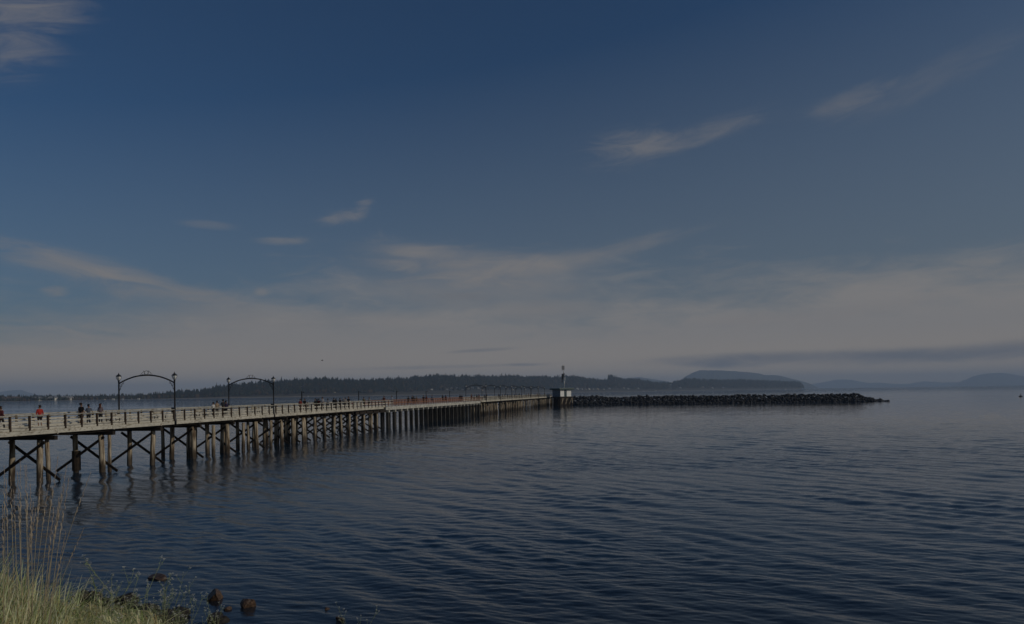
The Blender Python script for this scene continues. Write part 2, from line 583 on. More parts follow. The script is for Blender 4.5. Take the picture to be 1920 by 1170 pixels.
# wooded headland -----------------------------------------------------
SKYL = [(-80, 741.5), (0, 741.5), (60, 741), (130, 740), (200, 739.2), (250, 738), (300, 735.3), (340, 733.5), (375, 732.3), (395, 728), (410, 724), (430, 721.5), (455, 719.5), (480, 717), (500, 714.8),
        (540, 713.2), (560, 711.5), (600, 709.5), (615, 708.8), (630, 711), (650, 711.2), (675, 712), (700, 711), (725, 709.5), (750, 707.5), (762, 709), (775, 706.5), (800, 704), (815, 703), (840, 703.2), (860, 704.5),
        (900, 703.5), (925, 705), (950, 703.2), (970, 703.5), (990, 706), (1010, 704), (1030, 706.2), (1050, 705), (1080, 704.5), (1090, 706.2), (1100, 708), (1115, 710), (1138, 711.5), (1143, 706.0), (1152, 706.0),
        (1160, 707), (1168, 710), (1180, 709), (1195, 709.5), (1210, 713), (1235, 716), (1260, 716.2), (1272, 713), (1285, 709.5), (1300, 709), (1320, 710.8), (1345, 711.2), (1365, 711.6), (1385, 711),
        (1420, 712), (1450, 712.8), (1480, 713.8), (1500, 715), (1505, 719), (1508, 726)]
DIST = [(-80, 2050), (0, 2100), (400, 2600), (700, 3000), (900, 3600), (1100, 4600), (1300, 5600), (1508, 6600)]
TREE_H = 24.0


def shore_point(x):
    D = interp(x, DIST)
    a, b = px(x, 735.3 + (960 - x) * math.tan(ROLL) * -1)
    # bearing of column x at the horizon
    lat = (x - 960)
    return Vector((lat / F * D, D, 0)), D


def crest_h(x):
    """height of tree tops above the water at column x"""
    _, D = shore_point(x)
    Dc = D + min(420, 90 + 0.10 * D)
    a, b = px(x, interp(x, SKYL))
    return max(7.0, H + b / F * Dc), Dc


def slope_z(x, f):
    ht, _ = crest_h(x)
    land = max(2.5, ht - TREE_H * .80)
    return land * (0.10 + 0.90 * math.sin(f * math.pi / 2) ** 0.8) if f > .04 else 1.0


def build_headland():
    xs = np.arange(-80, 1509, 6.0)
    fs = (-.04, 0.0, .05, .2, .4, .6, .8, 1.0, 1.5, 2.2)
    V = []
    for x in xs:
        p, D = shore_point(x)
        ht, Dc = crest_h(x)
        for f in fs:
            Yd = D + (Dc - D) * f
            z = -2.0 if f < 0 else (0.7 if f < .04 else slope_z(x, min(f, 1.0)) * (1 if f <= 1 else (1 - (f - 1) / 1.2 * .9)))
            V.append((p.x / D * Yd, Yd, z))
    m = len(fs)
    Q = [(i * m + k, (i + 1) * m + k, (i + 1) * m + k + 1, i * m + k + 1) for i in range(len(xs) - 1) for k in range(m - 1)]
    me = np_mesh('headland', V, Q)
    def soil(n, b):
        pos = n.new('ShaderNodeTexCoord').outputs['Object']
        s = n.new('ShaderNodeSeparateXYZ'); n.l.new(pos, s.inputs[0])
        nz = n.noise(pos, .03, 4)
        c = n.mix(nz, (.06, .05, .04), (.025, .03, .024))
        zz = n.m('ADD', s.outputs[2], n.m('MULTIPLY', nz, 1.5))
        n.put(b.inputs['Base Color'], n.mix(n.ramp(zz, 1.6, 3.0), (.22, .19, .15), c))
    m_ = mat('headland_soil', (.05, .05, .04), 1.0, build=soil)
    tag(link_mesh('headland', me, m_, None, False), kind='structure')


def build_forest():
    r = np.random.default_rng(11)
    Vs = []; Fs = []; Cs = []; nv = 0
    # tree templates (unit height)
    def conifer(n=6):
        vs = []; fs = []
        tiers = ((.12, .42, .50), (.34, .30, .74), (.56, .18, 1.0))
        for z0, rad, z1 in tiers:
            b = len(vs)
            for k in range(n):
                a = 2 * math.pi * (k + z0 * 3) / n
                rr = rad * (1.0 if k % 2 else .72)
                vs.append((rr * math.cos(a) * .55, rr * math.sin(a) * .55, z0))
            vs.append((0, 0, z1))
            for k in range(n): fs.append((b + k, b + (k + 1) % n, b + n))
        return np.array(vs), np.array(fs)

    def broad():
        vs = []; fs = []; n = 7
        lay = ((.05, .16), (.25, .34), (.5, .42), (.75, .33), (.95, .14))
        for j, (z, rad) in enumerate(lay):
            for k in range(n):
                a = 2 * math.pi * k / n + j
                rr = rad * (0.8 + .4 * ((k * 7 + j * 3) % 5) / 5)
                vs.append((rr * math.cos(a), rr * math.sin(a), z + .04 * ((k * 3 + j) % 3)))
        for j in range(len(lay) - 1):
            for k in range(n):
                a, b = j * n + k, j * n + (k + 1) % n
                fs += [(a, b, b + n), (a, b + n, a + n)]
        return np.array(vs), np.array(fs)
    CO, BR = conifer(), broad()
    xs = []
    x = -78.0
    while x < 1507:
        D = interp(x, DIST)
        x += 1.0
        for f in (0.06, .12, .2, .3, .42, .55, .68, .8, .9, 1.0, 1.05):
            if (f < .1 and r.random() < .35) or (f > .75 and r.random() < .25): continue
            xs.append((x + r.uniform(-1.2, 1.2), f + r.uniform(-.04, .04)))
    for (x, f) in xs:
        if any(abs(x - hx) < hw * .55 + 1.0 and f < hf + .06 for hx, hw, hf in HOUSE_CLEAR): continue
        ht, Dc = crest_h(x)
        p, D = shore_point(x)
        Yd = D + (Dc - D) * f
        X = p.x / D * Yd
        zg = slope_z(x, min(max(f, .05), 1.0))
        small = min(1.0, ht / 34.0 + .15)
        clump = 1.0 + .09 * math.sin(x * .31 + 2.1 * math.sin(x * .053)) + .08 * math.sin(x * .83 + 1.7 + 3 * math.sin(x * .017))
        low_left = x < 330
        is_con = r.random() < (0.80 if f > .6 else .5) and not (low_left and r.random() < .6)
        hh = (TREE_H * clump * r.uniform(.6, 1.17) if is_con else 15 * r.uniform(.6, 1.1)) * small
        if f > .95 and is_con and r.random() < .05: hh *= 1.25
        if 1140 < x < 1156 and f > .85: hh *= 1.35
        if x > 1440: hh *= .9
        tv, tf = CO if is_con else BR
        wd = hh * r.uniform(.75, 1.25)
        if not is_con: wd *= 1.25
        a = r.uniform(0, 6.28); ca, sa = math.cos(a), math.sin(a)
        v = tv * [wd, wd, hh]
        v = np.stack([v[:, 0] * ca - v[:, 1] * sa + X, v[:, 0] * sa + v[:, 1] * ca + Yd, v[:, 2] + zg - .5], 1)
        Vs.append(v); Fs.append(tf + nv); nv += len(v)
        g = r.uniform(.7, 1.25)
        if is_con: c = (.011 * g, .019 * g, .014 * g)
        else:
            c = [(.050, .050, .026), (.085, .055, .030), (.040, .048, .024), (.10, .075, .045), (.030, .042, .024)][r.integers(0, 5)]
            c = tuple(q * g * .62 for q in c)
        Cs.append(np.tile([*c, 1.0], (len(v), 1)))
    V = np.vstack(Vs); Q = np.vstack(Fs); C = np.vstack(Cs)
    me = np_mesh('forest', V, Q)
    ca = me.color_attributes.new('tint', 'FLOAT_COLOR', 'POINT')
    ca.data.foreach_set('color', C.astype(np.float32).ravel())

    def sh(n, b):
        a = n.new('ShaderNodeAttribute'); a.attribute_name = 'tint'
        n.l.new(a.outputs['Color'], b.inputs['Base Color'])
    o = link_mesh('forest', me, mat('forest_foliage', (.03, .04, .03), 1.0, 0, .1, sh))
    tag(o, 'dark conifer and autumn woodland covering the long low headland across the bay', 'forest', kind='stuff')


build_headland()

# ------------------------------------------------------------------ pier
R = random.Random(21)
DZ = 4.07          # deck level
PW = 6.0           # deck width
_c = lambda x, yr: (lambda Y: Vector(((x - 960.0 + yr * 0) / F * Y, Y, 0)))(F * (H - DZ) / yr)
PA, PB, PC = _c(36 + 0.8, 60.2), _c(720 + 0.3, 24.2), _c(1035, 9.2)
dAB = (PB - PA).normalized()
P0 = PA - dAB * ((PA.y - 19.0) / dAB.y)
S1 = (PB - P0).length
S2 = S1 + (PC - PB).length
SC0 = (S1 + 3.5) - 0.0            # concrete span from here ...


def s_at_Y(Y):
    if Y <= PB.y: return (Y - P0.y) / dAB.y
    d2 = (PC - PB).normalized()
    return S1 + (Y - PB.y) / d2.y


CON0, CON1 = s_at_Y(134.5), s_at_Y(207.0)


def frame(s):
    if s <= S1:
        d = dAB; p = P0 + d * s
    else:
        d = (PC - PB).normalized(); p = PB + d * (s - S1)
    return p, d, Vector((d.y, -d.x, 0))


def pp(s, t=0.0, z=DZ):
    """point on the pier: s along, t inwards from the near edge"""
    p, d, n = frame(s)
    q = p - n * t
    return Vector((q.x, q.y, z))


pier = empty('pier', pp(0, PW / 2, 0))
tag(pier, 'long timber pier on many piles with cream rails, running out to the breakwater', 'pier')
PO = pier.location.copy()


def ploc(o):
    """meshes are modelled in world space; keep them there under the pier empty"""
    o.parent = pier
    o.matrix_parent_inverse = Matrix.Translation(-PO)
    return o


def section(m, s0, s1, t0, t1, z0, z1, mi=0):
    """straight prism following the pier between s0 and s1 (split at the bend)"""
    cuts = [s0] + ([S1] if s0 < S1 < s1 else []) + [s1]
    for a, b in zip(cuts[:-1], cuts[1:]):
        e = 1e-4
        vs = [pp(a + e, t0, z0), pp(a + e, t1, z0), pp(a + e, t1, z1), pp(a + e, t0, z1),
              pp(b - e, t0, z0), pp(b - e, t1, z0), pp(b - e, t1, z1), pp(b - e, t0, z1)]
        m.add(vs, [(0, 1, 2, 3), (7, 6, 5, 4), (0, 4, 5, 1), (1, 5, 6, 2), (2, 6, 7, 3), (3, 7, 4, 0)], mi)


# deck planks, one per 0.3 m with small gaps and uneven ends
m = MB(); m2 = MB()
s = 0.0
while s < S2:
    w = 0.29 if s < CON1 * .6 else 0.6
    if s < CON0 or s > CON1:
        dz = R.uniform(-.006, .006)
        section(m if s < CON0 else m2, s, s + w - .02, .02 + R.uniform(-.03, .03), PW - .02 + R.uniform(-.03, .03), DZ - .08 + dz, DZ + dz)
    s += w
ploc(m.build('deck', M_deck)); ploc(m2.build('deck', M_deck))
m = MB(); section(m, CON0 + .01, CON1 - .01, .03, PW - .03, DZ - .22, DZ - .003)
ploc(m.build('concrete_deck', M_conc))
# bull rails and fascia boards in overlapping lengths
for t0, nm in ((-.02, 'fascia'), (PW - .12, 'fascia')):
    m1 = MB(); m2 = MB(); s = 0.0; k = 0
    while s < S2 - .5:
        m = m1 if s < CON0 - 3 else m2
        L = min(6.4, S2 - s)
        e = min(s + L + .28, S2)
        if not (s > CON0 - 3 and s < CON1 - 2):
            o_ = -.035 if k % 2 else .0
            sg = 1 if t0 < 1 else -1
            z1 = DZ - .02 - R.uniform(0, .02)
            section(m, s, e, t0 + o_ * sg - (.0 if sg > 0 else 0), t0 + .13 + o_ * sg, z1 - .30, z1)
            section(m, e - .12, e - .02, t0 + o_ * sg - .03 * sg - (0 if sg > 0 else -.13), t0 + o_ * sg + .01 + (0 if sg > 0 else .13), z1 - .36, z1 + .05)
        s += L; k += 1
    ploc(m1.build(nm, M_cream)); ploc(m2.build(nm, M_cream))
for t in (-.04, PW - .22):
    m = MB(); section(m, CON0 - .2, CON1, t, t + .26, DZ - .62, DZ + .02); ploc(m.build('concrete_edge_beam', M_conc))
for a, b in ((0, CON0 - .3), (CON1 + .1, S2)):
    for t in (.02, PW - .26):
        m = MB(); section(m, a, b, t, t + .24, DZ + .003, DZ + .17); ploc(m.build('bull_rail', M_cream))
# dark joists under the deck
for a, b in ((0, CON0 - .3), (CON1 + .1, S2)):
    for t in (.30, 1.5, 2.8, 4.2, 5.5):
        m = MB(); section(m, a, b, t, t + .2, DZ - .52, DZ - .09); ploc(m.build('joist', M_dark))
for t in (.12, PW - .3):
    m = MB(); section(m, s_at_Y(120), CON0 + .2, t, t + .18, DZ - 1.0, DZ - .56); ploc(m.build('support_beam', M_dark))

# railings
for side, tt in (('near', .06), ('far', PW - .06)):
    rl = MB(); rr = MB(); rl2 = MB()
    sg = 1 if side == 'near' else -1
    s = 0.0
    while s < S2 - .2:
        L = 5.25 if s < 150 else 10.5
        e = min(s + L, S2)
        red = CON0 < s < CON1 - 3
        mm = rr if red else (rl if s < CON0 + 1 else rl2)
        j = R.uniform(-.008, .008)
        section(mm, s, e - .015, tt - .09, tt + .09, DZ + 1.08 + j, DZ + 1.125 + j)
        for z, h in ((1.045, .07), (.63, .15), (.26, .09)):
            jj = R.uniform(-.012, .012)
            section(mm, s, e - .012, tt + .03 * sg - .02, tt + .03 * sg + .02, DZ + z - h / 2 + jj, DZ + z + h / 2 + jj)
        s += L
    rail = empty('railing', pp(0, tt))
    rail.parent = pier; rail.matrix_parent_inverse = Matrix.Translation(-PO)
    rail['label'] = ('railing on the side nearer the shore camera' if side == 'near' else 'railing on the far side of the deck')
    RO = rail.location.copy()

    def rloc(o):
        o.parent = rail; o.matrix_parent_inverse = Matrix.Translation(-RO)
        return o
    rloc(rl.build('rail', M_cream)); rloc(rl2.build('rail', M_cream))
    o = rloc(rr.build('rail', M_rust)); o['label'] = 'red-brown rails over the concrete span'
    # posts
    s = 1.0; k = 0
    rest = MB(); restr = MB()
    start = s_at_Y(44)
    while s < S2:
        red = CON0 < s < CON1
        w = .065 if not red else .04
        m = None
        visible = s > start
        solo = visible and k < 70
        q, d, n = frame(s)
        c = pp(s, tt - .04 * sg, DZ + .54 + (.0 if side == 'near' else 0))
        tgt = MB() if solo else (restr if red else rest)
        hh = .545
        tgt.box(c, (w, w, hh), d, n, (0, 0, 1))
        if red:
            c2 = pp(s, tt - .04 * sg, DZ - .15); tgt.box(c2, (w * .8, .05, .2), d, n, (0, 0, 1))
        if solo:
            rloc(tgt.build('rail_post', M_rust if red else M_post)); k += 1
        s += 1.75 if s < CON1 else 1.75
    o = rloc(rest.build('rail_post', M_post)); o['kind'] = 'stuff'
    o = rloc(restr.build('rail_post', M_rust)); o['kind'] = 'stuff'

# bents: piles, caps, cross braces
piles = []; caps = []; braces = []


def pile_mesh(s, t, r, z0=-3.0, z1=DZ - .78, lean=(0, 0), seed=0):
    q = random.Random(seed)
    a = pp(s, t, z0); b = pp(s + lean[0], t + lean[1], z1)
    a = pp(s - lean[0] * .5, t - lean[1] * .5, z0)
    pts = []; rs = []
    for i in range(8):
        f = i / 7
        p = a.lerp(b, f) + Vector((q.uniform(-.03, .03), q.uniform(-.03, .03), 0)) * (0 if i in (0, 7) else 1)
        pts.append(p); rs.append(r * (1.12 - .22 * f) * q.uniform(.95, 1.05))
    m = MB(); m.tube(pts, rs, 10)
    return m


s44 = s_at_Y(63.4)
s = s44 - 6.5 * 6
k = 0
bents = []
while s < CON0 - 1:
    bents.append((s, 'x' if s < s_at_Y(100) else 'd'))
    s += 6.5 if s < s_at_Y(92) else 3.3
for (s, kind) in bents:
    if s < .5: continue
    Yb = pp(s).y
    i = bents.index((s, kind))
    if Yb < 76:
        kk = round((s - s44) / 6.5)
        t1, t2 = {-1: (1.45, 3.9), 0: (1.1, 3.6), 1: (.95, 3.35), 2: (1.5, 3.6)}.get(kk, (1.2, 3.5))
        ts = [(t1, .235), (t2, .225)]
        if kk < 1: ts.append((t1 + .05, .16))
    elif Yb < 100:
        ts = [(.7, .24), (1.5 + R.uniform(-.3, .3), .2), (3.2, .23), (4.6 + R.uniform(-.3, .3), .2)]
    else:
        ts = [(.6, .21), (2.0, .2), (3.5, .2), (4.9, .21)]
    for j, (t, r) in enumerate(ts):
        ds = (R.uniform(-.25, .25) if Yb > 76 else 0) + (1.0 if (j == 2 and Yb < 76) else 0)
        piles.append((pp(s + ds, t), pile_mesh(s + ds, t, r * R.uniform(.92, 1.08), lean=(R.uniform(-.12, .12), R.uniform(-.1, .1)), seed=len(piles)), M_pile))
    if 76 <= Yb < 135 and kind == 'x':      # extra piles between the frames
        for t in (.7, 3.0):
            ds = 3.2 + R.uniform(-.4, .4)
            piles.append((pp(s + ds, t), pile_mesh(s + ds, t, .19, lean=(R.uniform(-.15, .15), R.uniform(-.1, .1)), seed=len(piles)), M_pile))
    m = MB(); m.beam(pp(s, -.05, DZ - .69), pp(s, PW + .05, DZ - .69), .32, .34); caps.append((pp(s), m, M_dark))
    for off in (-.22, .22):
        m = MB()
        z_hi = DZ - 1.0
        if off < 0: m.beam(pp(s + off, 5.35, .1), pp(s + off, .75, z_hi), .21, .1)
        else: m.beam(pp(s + off, 4.3, z_hi), pp(s + off, -.15, .1), .21, .1)
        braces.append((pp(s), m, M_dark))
# concrete span
s = s_at_Y(136)
while s < CON1:
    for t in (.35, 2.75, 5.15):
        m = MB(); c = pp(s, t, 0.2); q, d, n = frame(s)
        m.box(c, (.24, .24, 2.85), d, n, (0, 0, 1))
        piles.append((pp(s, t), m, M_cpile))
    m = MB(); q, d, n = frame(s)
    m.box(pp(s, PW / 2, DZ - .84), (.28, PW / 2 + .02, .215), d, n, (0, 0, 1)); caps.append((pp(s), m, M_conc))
    s += 3.42
# outer timber span
s = CON1 + .6
while s < S2:
    for t in (.5, 1.6, 2.7, 3.9, 5.0):
        if R.random() < .12: continue
        ds = R.uniform(-.3, .3)
        piles.append((pp(s + ds, t), pile_mesh(s + ds, t, R.uniform(.15, .2), lean=(R.uniform(-.1, .1), R.uniform(-.1, .1)), seed=len(piles)), M_pile))
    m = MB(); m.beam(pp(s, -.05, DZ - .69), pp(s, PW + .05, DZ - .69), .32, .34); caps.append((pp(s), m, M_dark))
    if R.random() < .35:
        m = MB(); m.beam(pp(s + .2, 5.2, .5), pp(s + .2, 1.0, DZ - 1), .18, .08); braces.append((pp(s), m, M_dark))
    s += 3.3

# the dark sleeve round one near pile
m = MB(); c = pp(s44, 3.6, 1.0)
m.tube([c + Vector((0, 0, -.85)), c + Vector((0, 0, .85))], .34, 12)
o = ploc(m.build('pile_sleeve', M_dark))


def emit(name, lst, most):
    lst = sorted(lst, key=lambda e: (0 if e[0].y > 50 else 1, e[0].y))
    for p, m, ma in lst[:most]:
        ploc(m.build(name, ma, smooth=(name == 'pile' and ma is M_pile)))
    rest = {}
    for p, m, ma in lst[most:]:
        rest.setdefault(ma.name, (ma, MB()))[1].add(m.v, m.f)
    for ma, m in rest.values():
        o = ploc(m.build(name, ma, smooth=(name == 'pile' and ma is M_pile))); o['kind'] = 'stuff'


emit('pile', piles, 100)
emit('pile_cap', caps, 90)
emit('cross_brace', braces, 90)

# ------------------------------------------------------------------ lamp arches


def scroll(m, c, r, a0, a1, ex, ez, w=.022, n=14, shrink=.35):
    pts = []
    for i in range(n + 1):
        f = i / n
        a = math.radians(a0 + (a1 - a0) * f)
        rr = r * (1 - (1 - shrink) * f)
        pts.append(Vector(c) + ex * (math.cos(a) * rr) + ez * (math.sin(a) * rr))
    m.tube(pts, w, 5)


def lantern(parent, base):
    """base: local point on top of the post"""
    l = empty('lantern', base, parent=parent); l.scale = (.85, .85, .85)
    m = MB()
    m.lathe((0, 0, 0), [(.07, 0), (.10, .03), (.10, .07), (.07, .10)], 10)
    m.lathe((0, 0, .58), [(.29, -.02), (.30, .02), (.22, .12), (.12, .20), (.07, .24), (.07, .28), (.035, .34), (.015, .42)], 12)
    for k in range(4):
        a = math.pi / 4 + k * math.pi / 2
        e = Vector((math.cos(a), math.sin(a), 0))
        m.tube([e * .08 + Vector((0, 0, .08)), e * .20 + Vector((0, 0, .24)), e * .275 + Vector((0, 0, .42)), e * .28 + Vector((0, 0, .57))], .014, 5)
    m.build('lantern_frame', M_iron, l, True)
    m = MB(); m.lathe((0, 0, 0), [(.06, .09), (.14, .2), (.22, .36), (.245, .50), (.24, .565)], 12)
    m.build('lantern_glass', M_glass, l, True)
    return l


def lamp_arch(label):
    root = empty('lamp_arch')
    tag(root, label, 'lamp arch', 'lamp arches over the pier deck')
    ex, ez = Vector((1, 0, 0)), Vector((0, 0, 1))
    HP = 3.93
    for sx in (-1, 1):
        m = MB()
        m.lathe((sx * PW / 2, 0, -.35), [(.14, 0), (.14, .5), (.115, .56), (.105, .9), (.10, 1.0), (.085, 1.06), (.065, HP + .25), (.085, HP + .28), (.085, HP + .34), (.06, HP + .35)], 12)
        m.build('post', M_iron, root, True)
        lantern(root, (sx * PW / 2, 0, HP + .0))
        if sx > 0:
            b_ = MB(); b_.box((sx * PW / 2 - .22, 0, 1.05), (.11, .10, .26)); b_.box((sx * PW / 2 - .1, 0, 1.2), (.06, .02, .02)); b_.build('post_box', M_iron, root)
        m = MB()
        e2 = ex * -sx
        c = Vector((sx * (PW / 2 - .27), 0, HP - .42))
        scroll(m, c, .17, 120, 430, e2, ez, .018)
        scroll(m, c + Vector((sx * .12, 0, -.30)), .11, 90, 400, e2, ez, .016)
        scroll(m, c + Vector((-sx * .20, 0, .14)), .08, 0, 300, e2, ez, .016)
        m.tube([Vector((sx * (PW / 2 - .07), 0, HP - .95)), c + Vector((sx * .08, 0, -.2)), c + Vector((-sx * .02, 0, .1)), c + Vector((-sx * .3, 0, .34))], .02, 5)
        m.build('bracket', M_iron, root, True)
    m = MB(); pts = []
    for i in range(25):
        f = i / 24 * 2 - 1
        pts.append(Vector((f * (PW / 2 - .02), 0, HP - .22 + .78 * (1 - abs(f) ** 2.1))))
    m.tube(pts, .07, 8)
    m.build('arch_beam', M_iron, root, True)
    m = MB(); z0 = HP + .64
    m.tube([Vector((math.cos(a) * .19, 0, z0 + .17 + math.sin(a) * .19)) for a in [i * math.pi / 8 for i in range(17)]], .02, 5, False)
    for sx in (-1, 1):
        e2 = ex * sx
        m.tube([Vector((sx * .2, 0, z0 - .06)), Vector((sx * .2, 0, z0 + .30))], .018, 5)
        scroll(m, Vector((sx * .27, 0, z0 + .29)), .075, 180, -90, e2, ez, .016)
        scroll(m, Vector((sx * .38, 0, z0 + .06)), .16, 120, -150, e2, ez, .018)
        scroll(m, Vector((sx * .60, 0, z0 - .03)), .07, 160, -120, e2, ez, .015)
    m.build('crest_scrollwork', M_iron, root, True)
    return root


def place_on(o, s, t, z=DZ):
    q, d, n = frame(s)
    p = pp(s, t, z)
    o.location = p
    o.rotation_euler = (0, 0, math.atan2(n.y, n.x))


arch0 = lamp_arch('nearest black iron lamp arch over the pier deck, with two lanterns')
place_on(arch0, s_at_Y(72.0), PW / 2)
ordn = ['second nearest black lamp arch, standing between the nearest arch and the bare lamp stubs',
        'first lamp arch of the far row, just past the concrete span',
        'second lamp arch of the far row, behind the first one of that row',
        'third lamp arch of the far row of black arches',
        'fourth lamp arch of the far row, the middle one of seven',
        'fifth lamp arch of the far row of black arches',
        'sixth lamp arch of the far row, next to last before the white hut',
        'last lamp arch of the far row, nearest to the white hut']
for Y, lb in zip((92.0, 214, 234, 252.5, 271.6, 291, 310, 328), ordn):
    o = copy_tree(arch0); o['label'] = lb
    place_on(o, s_at_Y(Y), PW / 2)

# bare posts where arches are missing
m = MB()
stub = empty('lamp_post')
tag(stub, 'bare black lamp post stub behind the people in red and dark, nearest of five', 'lamp post', 'bare lamp posts on the far rail')
m.lathe((0, 0, -.3), [(.14, 0), (.14, .5), (.11, .6), (.10, 1.1), (.09, 1.15), (.085, 3.1), (.11, 3.12), (.11, 3.2)], 10)
m.build('post', M_iron, stub, True)
m = MB(); m.beam((0, 0, 2.78), (.34, 0, 2.78), .05, .05); m.box((.34, 0, 2.74), (.07, .05, .05)); m.build('arm', M_iron, stub)
for k, (x, lb) in enumerate(((568, None), (674, 'second bare black lamp post stub, left of the person in khaki'), (745, 'third bare black lamp post stub, right of the person in white and blue'),
                             (800, 'fourth bare black lamp post stub over the concrete span'), (844, 'fifth and farthest bare black lamp post stub, short of the far arches'))):
    o = stub if k == 0 else copy_tree(stub)
    if lb: o['label'] = lb
    # find s where the far edge projects to x
    best = min((abs(960 + pp(s_ * .25, PW - .1).x / pp(s_ * .25, PW - .1).y * F - x), s_ * .25) for s_ in range(200, int(S2 * 4)))
    place_on(o, best[1], PW + .05)

# ------------------------------------------------------------------ end hut, its platform and the mast
hb = at(1050.2, 744, 333.0)       # corner that points at the camera
hut = empty('pier_hut', (hb.x, hb.y, 0))
tag(hut, 'small flat-roofed hut with white panels on a piled platform at the end of the pier', 'hut')
M_shade = mat('shade_toned_wall', (.16, .2, .24), .7, build=dirty((.17, .21, .26), (.10, .13, .16), (1, 1, 4), 1.0))  # dark blue-grey puts the wall's shade into its colour
M_roof = mat('pale_green_roof', (.5, .56, .52), .6)
M_trim = mat('dark_green_fascia', (.04, .07, .07), .6)
rz = math.radians(36)
ex = Vector((math.cos(rz), math.sin(rz), 0))          # along the lit wall, away to the right
ey = Vector((-math.sin(rz), math.cos(rz), 0))         # along the shaded wall
LX, LY, HZ = 6.6, 5.4, 3.3
m = MB(); c = ex * LX / 2 + ey * LY / 2
m.box(c + Vector((0, 0, DZ + HZ / 2)), (LX / 2, LY / 2, HZ / 2), ex, ey)
m.build('wall', M_shade, hut)
for x0, x1 in ((.15, 2.3), (3.9, 6.45)):
    m = MB()
    m.box(ex * (x0 + x1) / 2 - ey * .04 + Vector((0, 0, DZ + HZ / 2 - .1)), ((x1 - x0) / 2, .04, HZ / 2 - .15), ex, ey)
    m.build('white_panel', M_white, hut)
m = MB(); m.box(ex * 3.1 - ey * .03 + Vector((0, 0, DZ + 1.1)), (.5, .03, 1.05), ex, ey); m.build('door', M_trim, hut)
m = MB(); m.box(c + Vector((0, 0, DZ + HZ + .10)), (LX / 2 + .9, LY / 2 + .9, .34), ex, ey); rf = m.build('roof', M_trim, hut)
m = MB(); m.box(c + Vector((0, 0, DZ + HZ + .49)), (LX / 2 + 1.0, LY / 2 + 1.0, .05), ex, ey); m.build('roof_sheet', M_roof, rf)
m = MB(); m.box(c + Vector((0, 0, DZ - .25)), (LX / 2 + .5, LY / 2 + .5, .24), ex, ey); m.build('platform', M_dark, hut)
m = MB(); m.box(c + Vector((0, 0, DZ / 2 - .35)), (LX * .42, LY * .42, DZ / 2 - .2), ex, ey); m.build('dark_infill', M_dark, hut)  # dark box added under the hut, hiding bright water so the underside stays dark
q = random.Random(5)
for i in range(7):
    for j in range(6):
        a = ex * (i / 6 * (LX + .6) - .3) + ey * (j / 5 * (LY + .6) - .3)
        m = MB(); b = a + Vector((q.uniform(-.1, .1), q.uniform(-.1, .1), 0))
        m.tube([a + Vector((0, 0, -3)), b + Vector((0, 0, DZ - .5))], [.21, .17], 8)
        m.build('pile', M_pile if i in (3, 6) and j == 0 or i == 1 and j == 0 else M_dark, hut, True)
for i in range(3):
    m = MB(); m.beam(ex * (i * 2.4) - ey * .45 + Vector((0, 0, .4)), ex * (i * 2.4 + 1.9) - ey * .45 + Vector((0, 0, DZ - .6)), .2, .1); m.build('cross_brace', M_pile, hut)

# landing platform joining pier end and hut
m = MB(); q0 = pp(S2 - .2, PW); q1 = pp(S2 - .2, 0)
far = Vector((0, 9.0, 0))
vs = [q0, q1, q1 + Vector((4.0, 3, 0)), q1 + Vector((5, 10, 0)), q0 + Vector((.5, 11, 0))]
n5 = len(vs)
pts = [Vector((v.x, v.y, DZ - .03)) for v in vs] + [Vector((v.x, v.y, DZ - .5)) for v in vs]
m.add(pts, [tuple(range(n5))] + [tuple(range(n5, 2 * n5))[::-1]] + [(i, i + n5, (i + 1) % n5 + n5, (i + 1) % n5) for i in range(n5)])
ploc(m.build('landing', M_deck))
m = MB()
for i in range(9):
    p = q0 + Vector((q.uniform(.2, 9.5), q.uniform(1, 9), 0)); m.tube([Vector((p.x, p.y, -3)), Vector((p.x, p.y, DZ - .5))], .2, 8)
o = ploc(m.build('landing_pile', M_pile)); o['kind'] = 'stuff'

mast_p = at(1058.3, 727, 336.5)
mast = empty('antenna_mast', (mast_p.x, mast_p.y, DZ + HZ + .54))
tag(mast, 'tall thin antenna mast standing on the roof of the white pier hut', 'mast')
M_steel = mat('galvanised_steel', (.55, .55, .52), .5, .3)
M_ant = mat('dark_antenna', (.03, .035, .045), .6)
m = MB(); m.tube([(0, 0, 0), (0, 0, 4.2)], .16, 8); m.tube([(-.3, 0, 3.9), (-.45, 0, 8.2), (-.5, 0, 10.9)], [.15, .12, .05], 8); m.box((-.12, 0, 4.1), (.32, .1, .12)); m.build('pole', M_steel, mast, True)
m = MB(); m.box((.28, -.1, 4.3), (.16, .12, .75)); m.build('equipment_box', M_white, mast)
for dx, z, h_ in ((-1.0, 4.6, 1.9), (-.72, 5.2, 1.2), (-.08, 5.8, 1.0)):
    m = MB(); m.box((dx, -.05, z), (.2, .14, h_)); m.build('antenna_panel', M_ant, mast)
m = MB(); m.beam((-1.3, 0, 8.1), (.35, 0, 8.1), .07, .07); m.beam((-.5, -.6, 8.1), (-.5, .6, 8.1), .07, .07); m.build('crossbar', M_steel, mast)
for dx, dy in ((-1.0, 0), (-.68, .3), (-.3, -.3), (-.02, 0)):
    m = MB(); m.tube([(dx, dy, 8.4), (dx, dy, 10.2)], .11, 6); m.beam((dx, dy, 8.65), (-.5, 0, 8.45), .06, .06); m.build('whip_antenna', M_ant, mast)

# ------------------------------------------------------------------ breakwater


